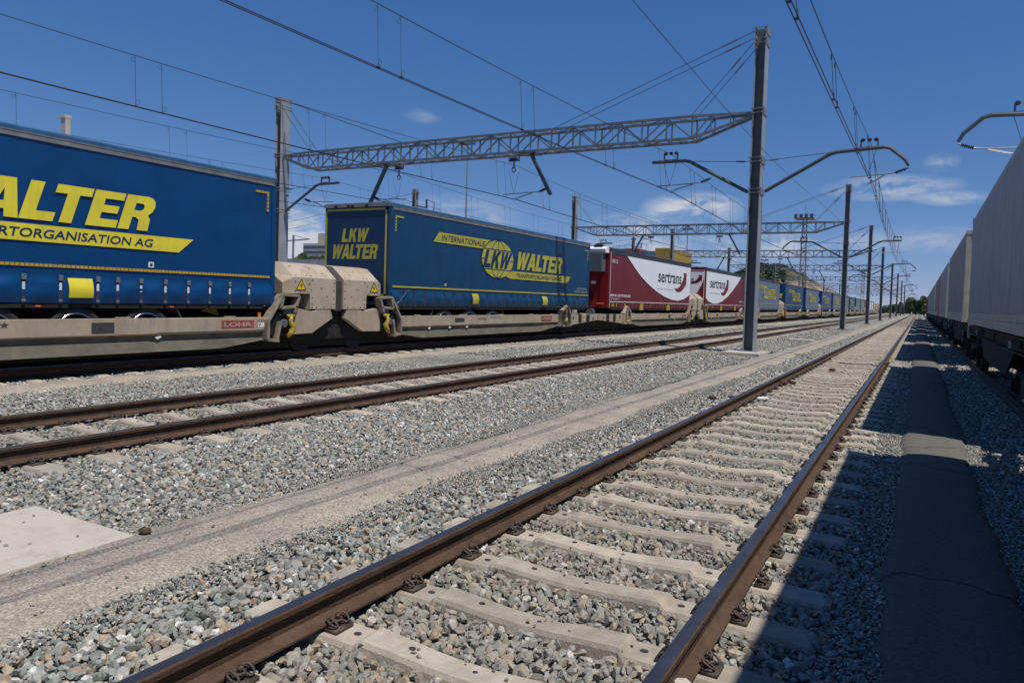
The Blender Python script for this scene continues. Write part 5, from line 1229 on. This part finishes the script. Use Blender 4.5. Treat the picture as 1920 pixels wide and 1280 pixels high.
# trees -----------------------------------------------------------
def tree(x, y, h, w, label, leaf='leaf', n=1500, z0=-.2, size=.30, group='trees beyond the yard'):
    r = thing('tree', label, 'tree', (x, y, z0), group)
    m = MB('bark'); m.tube([(x, y, z0), (x+.1, y, z0+h*.3), (x+.05, y, z0+h*.75)], [.05*w+.08, .035*w+.05, .02], 7)
    rr = random.Random(int(x*7+y*3)); blobs = []
    for k in range(9):
        a = rr.uniform(0, 6.28); rad_ = rr.uniform(.12, .42)*w; bz = z0+h*rr.uniform(.22, .85); blobs.append((x+rad_*math.cos(a), y+rad_*math.sin(a), bz, w*rr.uniform(.16, .3)))
        m.tube([(x, y, z0+h*.3), ((x+blobs[-1][0])/2, (y+blobs[-1][1])/2, (z0+h*.3+bz)/2), blobs[-1][:3]], [.03*w, .02*w, .01], 5)
    m.build('trunk', r)
    m = MB(leaf)
    for k in range(n):
        b = blobs[k % 9]; d = Vector((rr.gauss(0, 1), rr.gauss(0, 1), rr.gauss(0, 1))).normalized()*b[3]*rr.random()**.35
        c = Vector(b[:3])+Vector((d.x, d.y, d.z*.85)); e = Vector((rr.gauss(0, 1), rr.gauss(0, 1), rr.gauss(0, 1))).normalized(); f = e.orthogonal().normalized(); s_ = size*rr.uniform(.6, 1.3)
        g2 = e.cross(f); m.add([c-f*s_, c+g2*s_*.6, c+f*s_, c-g2*s_*.6], [(0, 1, 2, 3)])
    m.build('crown', r, fix=False)
for k, (px, d_, h, w, lf, lab) in enumerate([(572, 112, 8.6, 6, 'leaf', 'bright green tree behind the warehouse roof'), (592, 116, 8.3, 6, 'leaf', 'second green tree behind the warehouse, beside the trailer end wall'),
        (1717, 330, 10.5, 8, 'leaf_dark', 'dark green tree at the far end of the tracks, largest of its clump'), (1707, 345, 7.5, 6, 'leaf_dark', 'dark tree left of the largest one at the end of the tracks'), (1727, 350, 6.5, 6, 'leaf', 'green tree right of the largest one at the end of the tracks'), (1692, 360, 6.5, 6, 'leaf_dark', 'small dark tree between the farthest masts'),
        (1740, 380, 5, 7, 'leaf', 'low bush beside the far red containers'), (1733, 300, 3.2, 4, 'leaf_dark', 'lowest dark bush where the tracks end'), (1676, 380, 6, 6, 'leaf', 'small green tree left of the farthest masts')]+[(1655+9.5*k, 395+7*(k % 3), 3.2+.5*(k % 4), 7, 'leaf' if k % 3 else 'leaf_dark', '%s low bush from the left in the hedge where the tracks end' % ['first', 'second', 'third', 'fourth', 'fifth', 'sixth', 'seventh', 'eighth', 'ninth'][k]) for k in range(9)]):
    q = at(px, 580, d_); tree(q.x, q.y, h, w, lab, lf, n=2600 if k == 2 else 1200, size=.35 if d_ > 200 else .3)

# hills -----------------------------------------------------------
hm = bpy.data.materials.new('hillside'); hm.use_nodes = True; t = hm.node_tree; n = t.nodes; l = t.links; b = n['Principled BSDF']; b.inputs['Roughness'].default_value = .95
co = n.new('ShaderNodeTexCoord'); n1 = n.new('ShaderNodeTexNoise'); n1.inputs['Scale'].default_value = .035; n1.inputs['Detail'].default_value = 9; n1.inputs['Roughness'].default_value = .68; l.new(co.outputs['Object'], n1.inputs['Vector'])
sz = n.new('ShaderNodeSeparateXYZ'); l.new(co.outputs['Object'], sz.inputs[0]); hz = n.new('ShaderNodeMapRange'); hz.inputs[1].default_value = 8; hz.inputs[2].default_value = 42; hz.inputs[3].default_value = -.08; hz.inputs[4].default_value = .22; l.new(sz.outputs[2], hz.inputs[0])
ad = n.new('ShaderNodeMath'); ad.operation = 'SUBTRACT'; l.new(n1.outputs['Fac'], ad.inputs[0]); l.new(hz.outputs[0], ad.inputs[1])
r_ = n.new('ShaderNodeValToRGB'); cr = r_.color_ramp
set_ramp(cr, [(.2, (.030, .042, .020)), (.42, (.065, .062, .038)), (.5, (.15, .12, .085)), (.58, (.26, .19, .15)), (.75, (.33, .25, .20))])
l.new(ad.outputs[0], r_.inputs[0]); l.new(r_.outputs[0], b.inputs['Base Color']); MATS['hill'] = hm
def hill(name, prof, depth, thick):
    """prof: list of (picture column, crest height)"""
    m = MB('hill'); pts = []
    base = [at(px, 575, depth) for px, h in prof]; cs_ = [(q.x, q.y, h) for q, (px, h) in zip(base, prof)]
    fine = []
    for (a, b) in zip(cs_[:-1], cs_[1:]):
        for k in range(14): t_ = k/14; fine.append(tuple(a[i]+(b[i]-a[i])*t_ for i in range(3)))
    fine.append(cs_[-1]); nv = 18
    def f(i, j):
        x, y, h = fine[int(i)]; t_ = j/(nv-1); d = Vector((x, y, 0)).normalized()
        p = Vector((x, y, 0))+d*thick*(t_-.5)*2
        e = max(0, 1-abs(2*t_-1)**1.6)
        z = h*e+(noise.fractal(Vector((p.x*.02, p.y*.02, 3)), 1, 2, 5)*6+noise.noise((p.x*.15, p.y*.15, 1))*1.6)*(e**.5)*min(1, h/12)
        return (p.x, p.y, z-1.5*(1-e))
    m.grid(f, range(len(fine)), range(nv)); return tag(m.build('hill', smooth=False, fix=False), kind='structure')
hill('hill', [(1300, 8), (1345, 22), (1385, 30), (1420, 40), (1455, 38), (1490, 30), (1520, 26), (1545, 20), (1580, 12), (1640, 5)], 620, 110)
hill('hill', [(1650, 3), (1690, 12), (1725, 19), (1748, 27), (1770, 34), (1830, 36), (1920, 30)], 1250, 200)
hill('hill', [(400, 6), (600, 9), (800, 12), (1000, 12), (1200, 10), (1320, 8)], 1500, 150)
# scrub on the nearer hill, one mass
m = MB('leaf_dark'); rr = random.Random(5)
for k in range(5200):
    px = rr.uniform(1330, 1600); q = at(px, 575, 620+rr.uniform(-95, 30)); d = Vector((q.x, q.y, 0)); t_ = (d.length-at(px, 575, 620).xy.length)/110
    hh = np.interp(px, [1300, 1345, 1385, 1420, 1455, 1490, 1520, 1545, 1580, 1640], [8, 22, 30, 40, 38, 30, 26, 20, 12, 5])*max(0, 1-abs(t_)**1.6)
    if noise.noise((q.x*.02, q.y*.02, 2)) < -.20+.42*(1-hh/36): continue
    for j in range(3):
        c = Vector((q.x+rr.uniform(-1.2, 1.2), q.y+rr.uniform(-1.2, 1.2), hh+noise.fractal(Vector((q.x*.02, q.y*.02, 3)), 1, 2, 5)*6+rr.uniform(-.6, 1.8))); s_ = rr.uniform(.7, 1.6)
        e = Vector((rr.gauss(0, 1), rr.gauss(0, 1), rr.gauss(0, 1))).normalized(); f_ = e.orthogonal(); g2 = e.cross(f_)
        m.add([c-f_*s_, c+g2*s_*.7, c+f_*s_, c-g2*s_*.7], [(0, 1, 2, 3)])
tag(m.build('hillside_scrub', fix=False), 'dark green scrub covering the hill beyond the yard', 'scrub', kind='stuff')


# ---------------------------------------------------------------- summer haze
HAZE = 0
if HAZE:
    m = MB('wire'); m.box(-2600, 2600, -350, 4500, -40, 160); hz_ = m.build('haze'); tag(hz_, kind='stuff')
    hmm = bpy.data.materials.new('haze'); hmm.use_nodes = True; t = hmm.node_tree; t.nodes.remove(t.nodes['Principled BSDF'])
    pv = t.nodes.new('ShaderNodeVolumePrincipled'); pv.inputs['Density'].default_value = HAZE; pv.inputs['Color'].default_value = (.86, .92, 1, 1); pv.inputs['Anisotropy'].default_value = .2
    t.links.new(pv.outputs[0], t.nodes['Material Output'].inputs['Volume']); hz_.data.materials.clear(); hz_.data.materials.append(hmm)
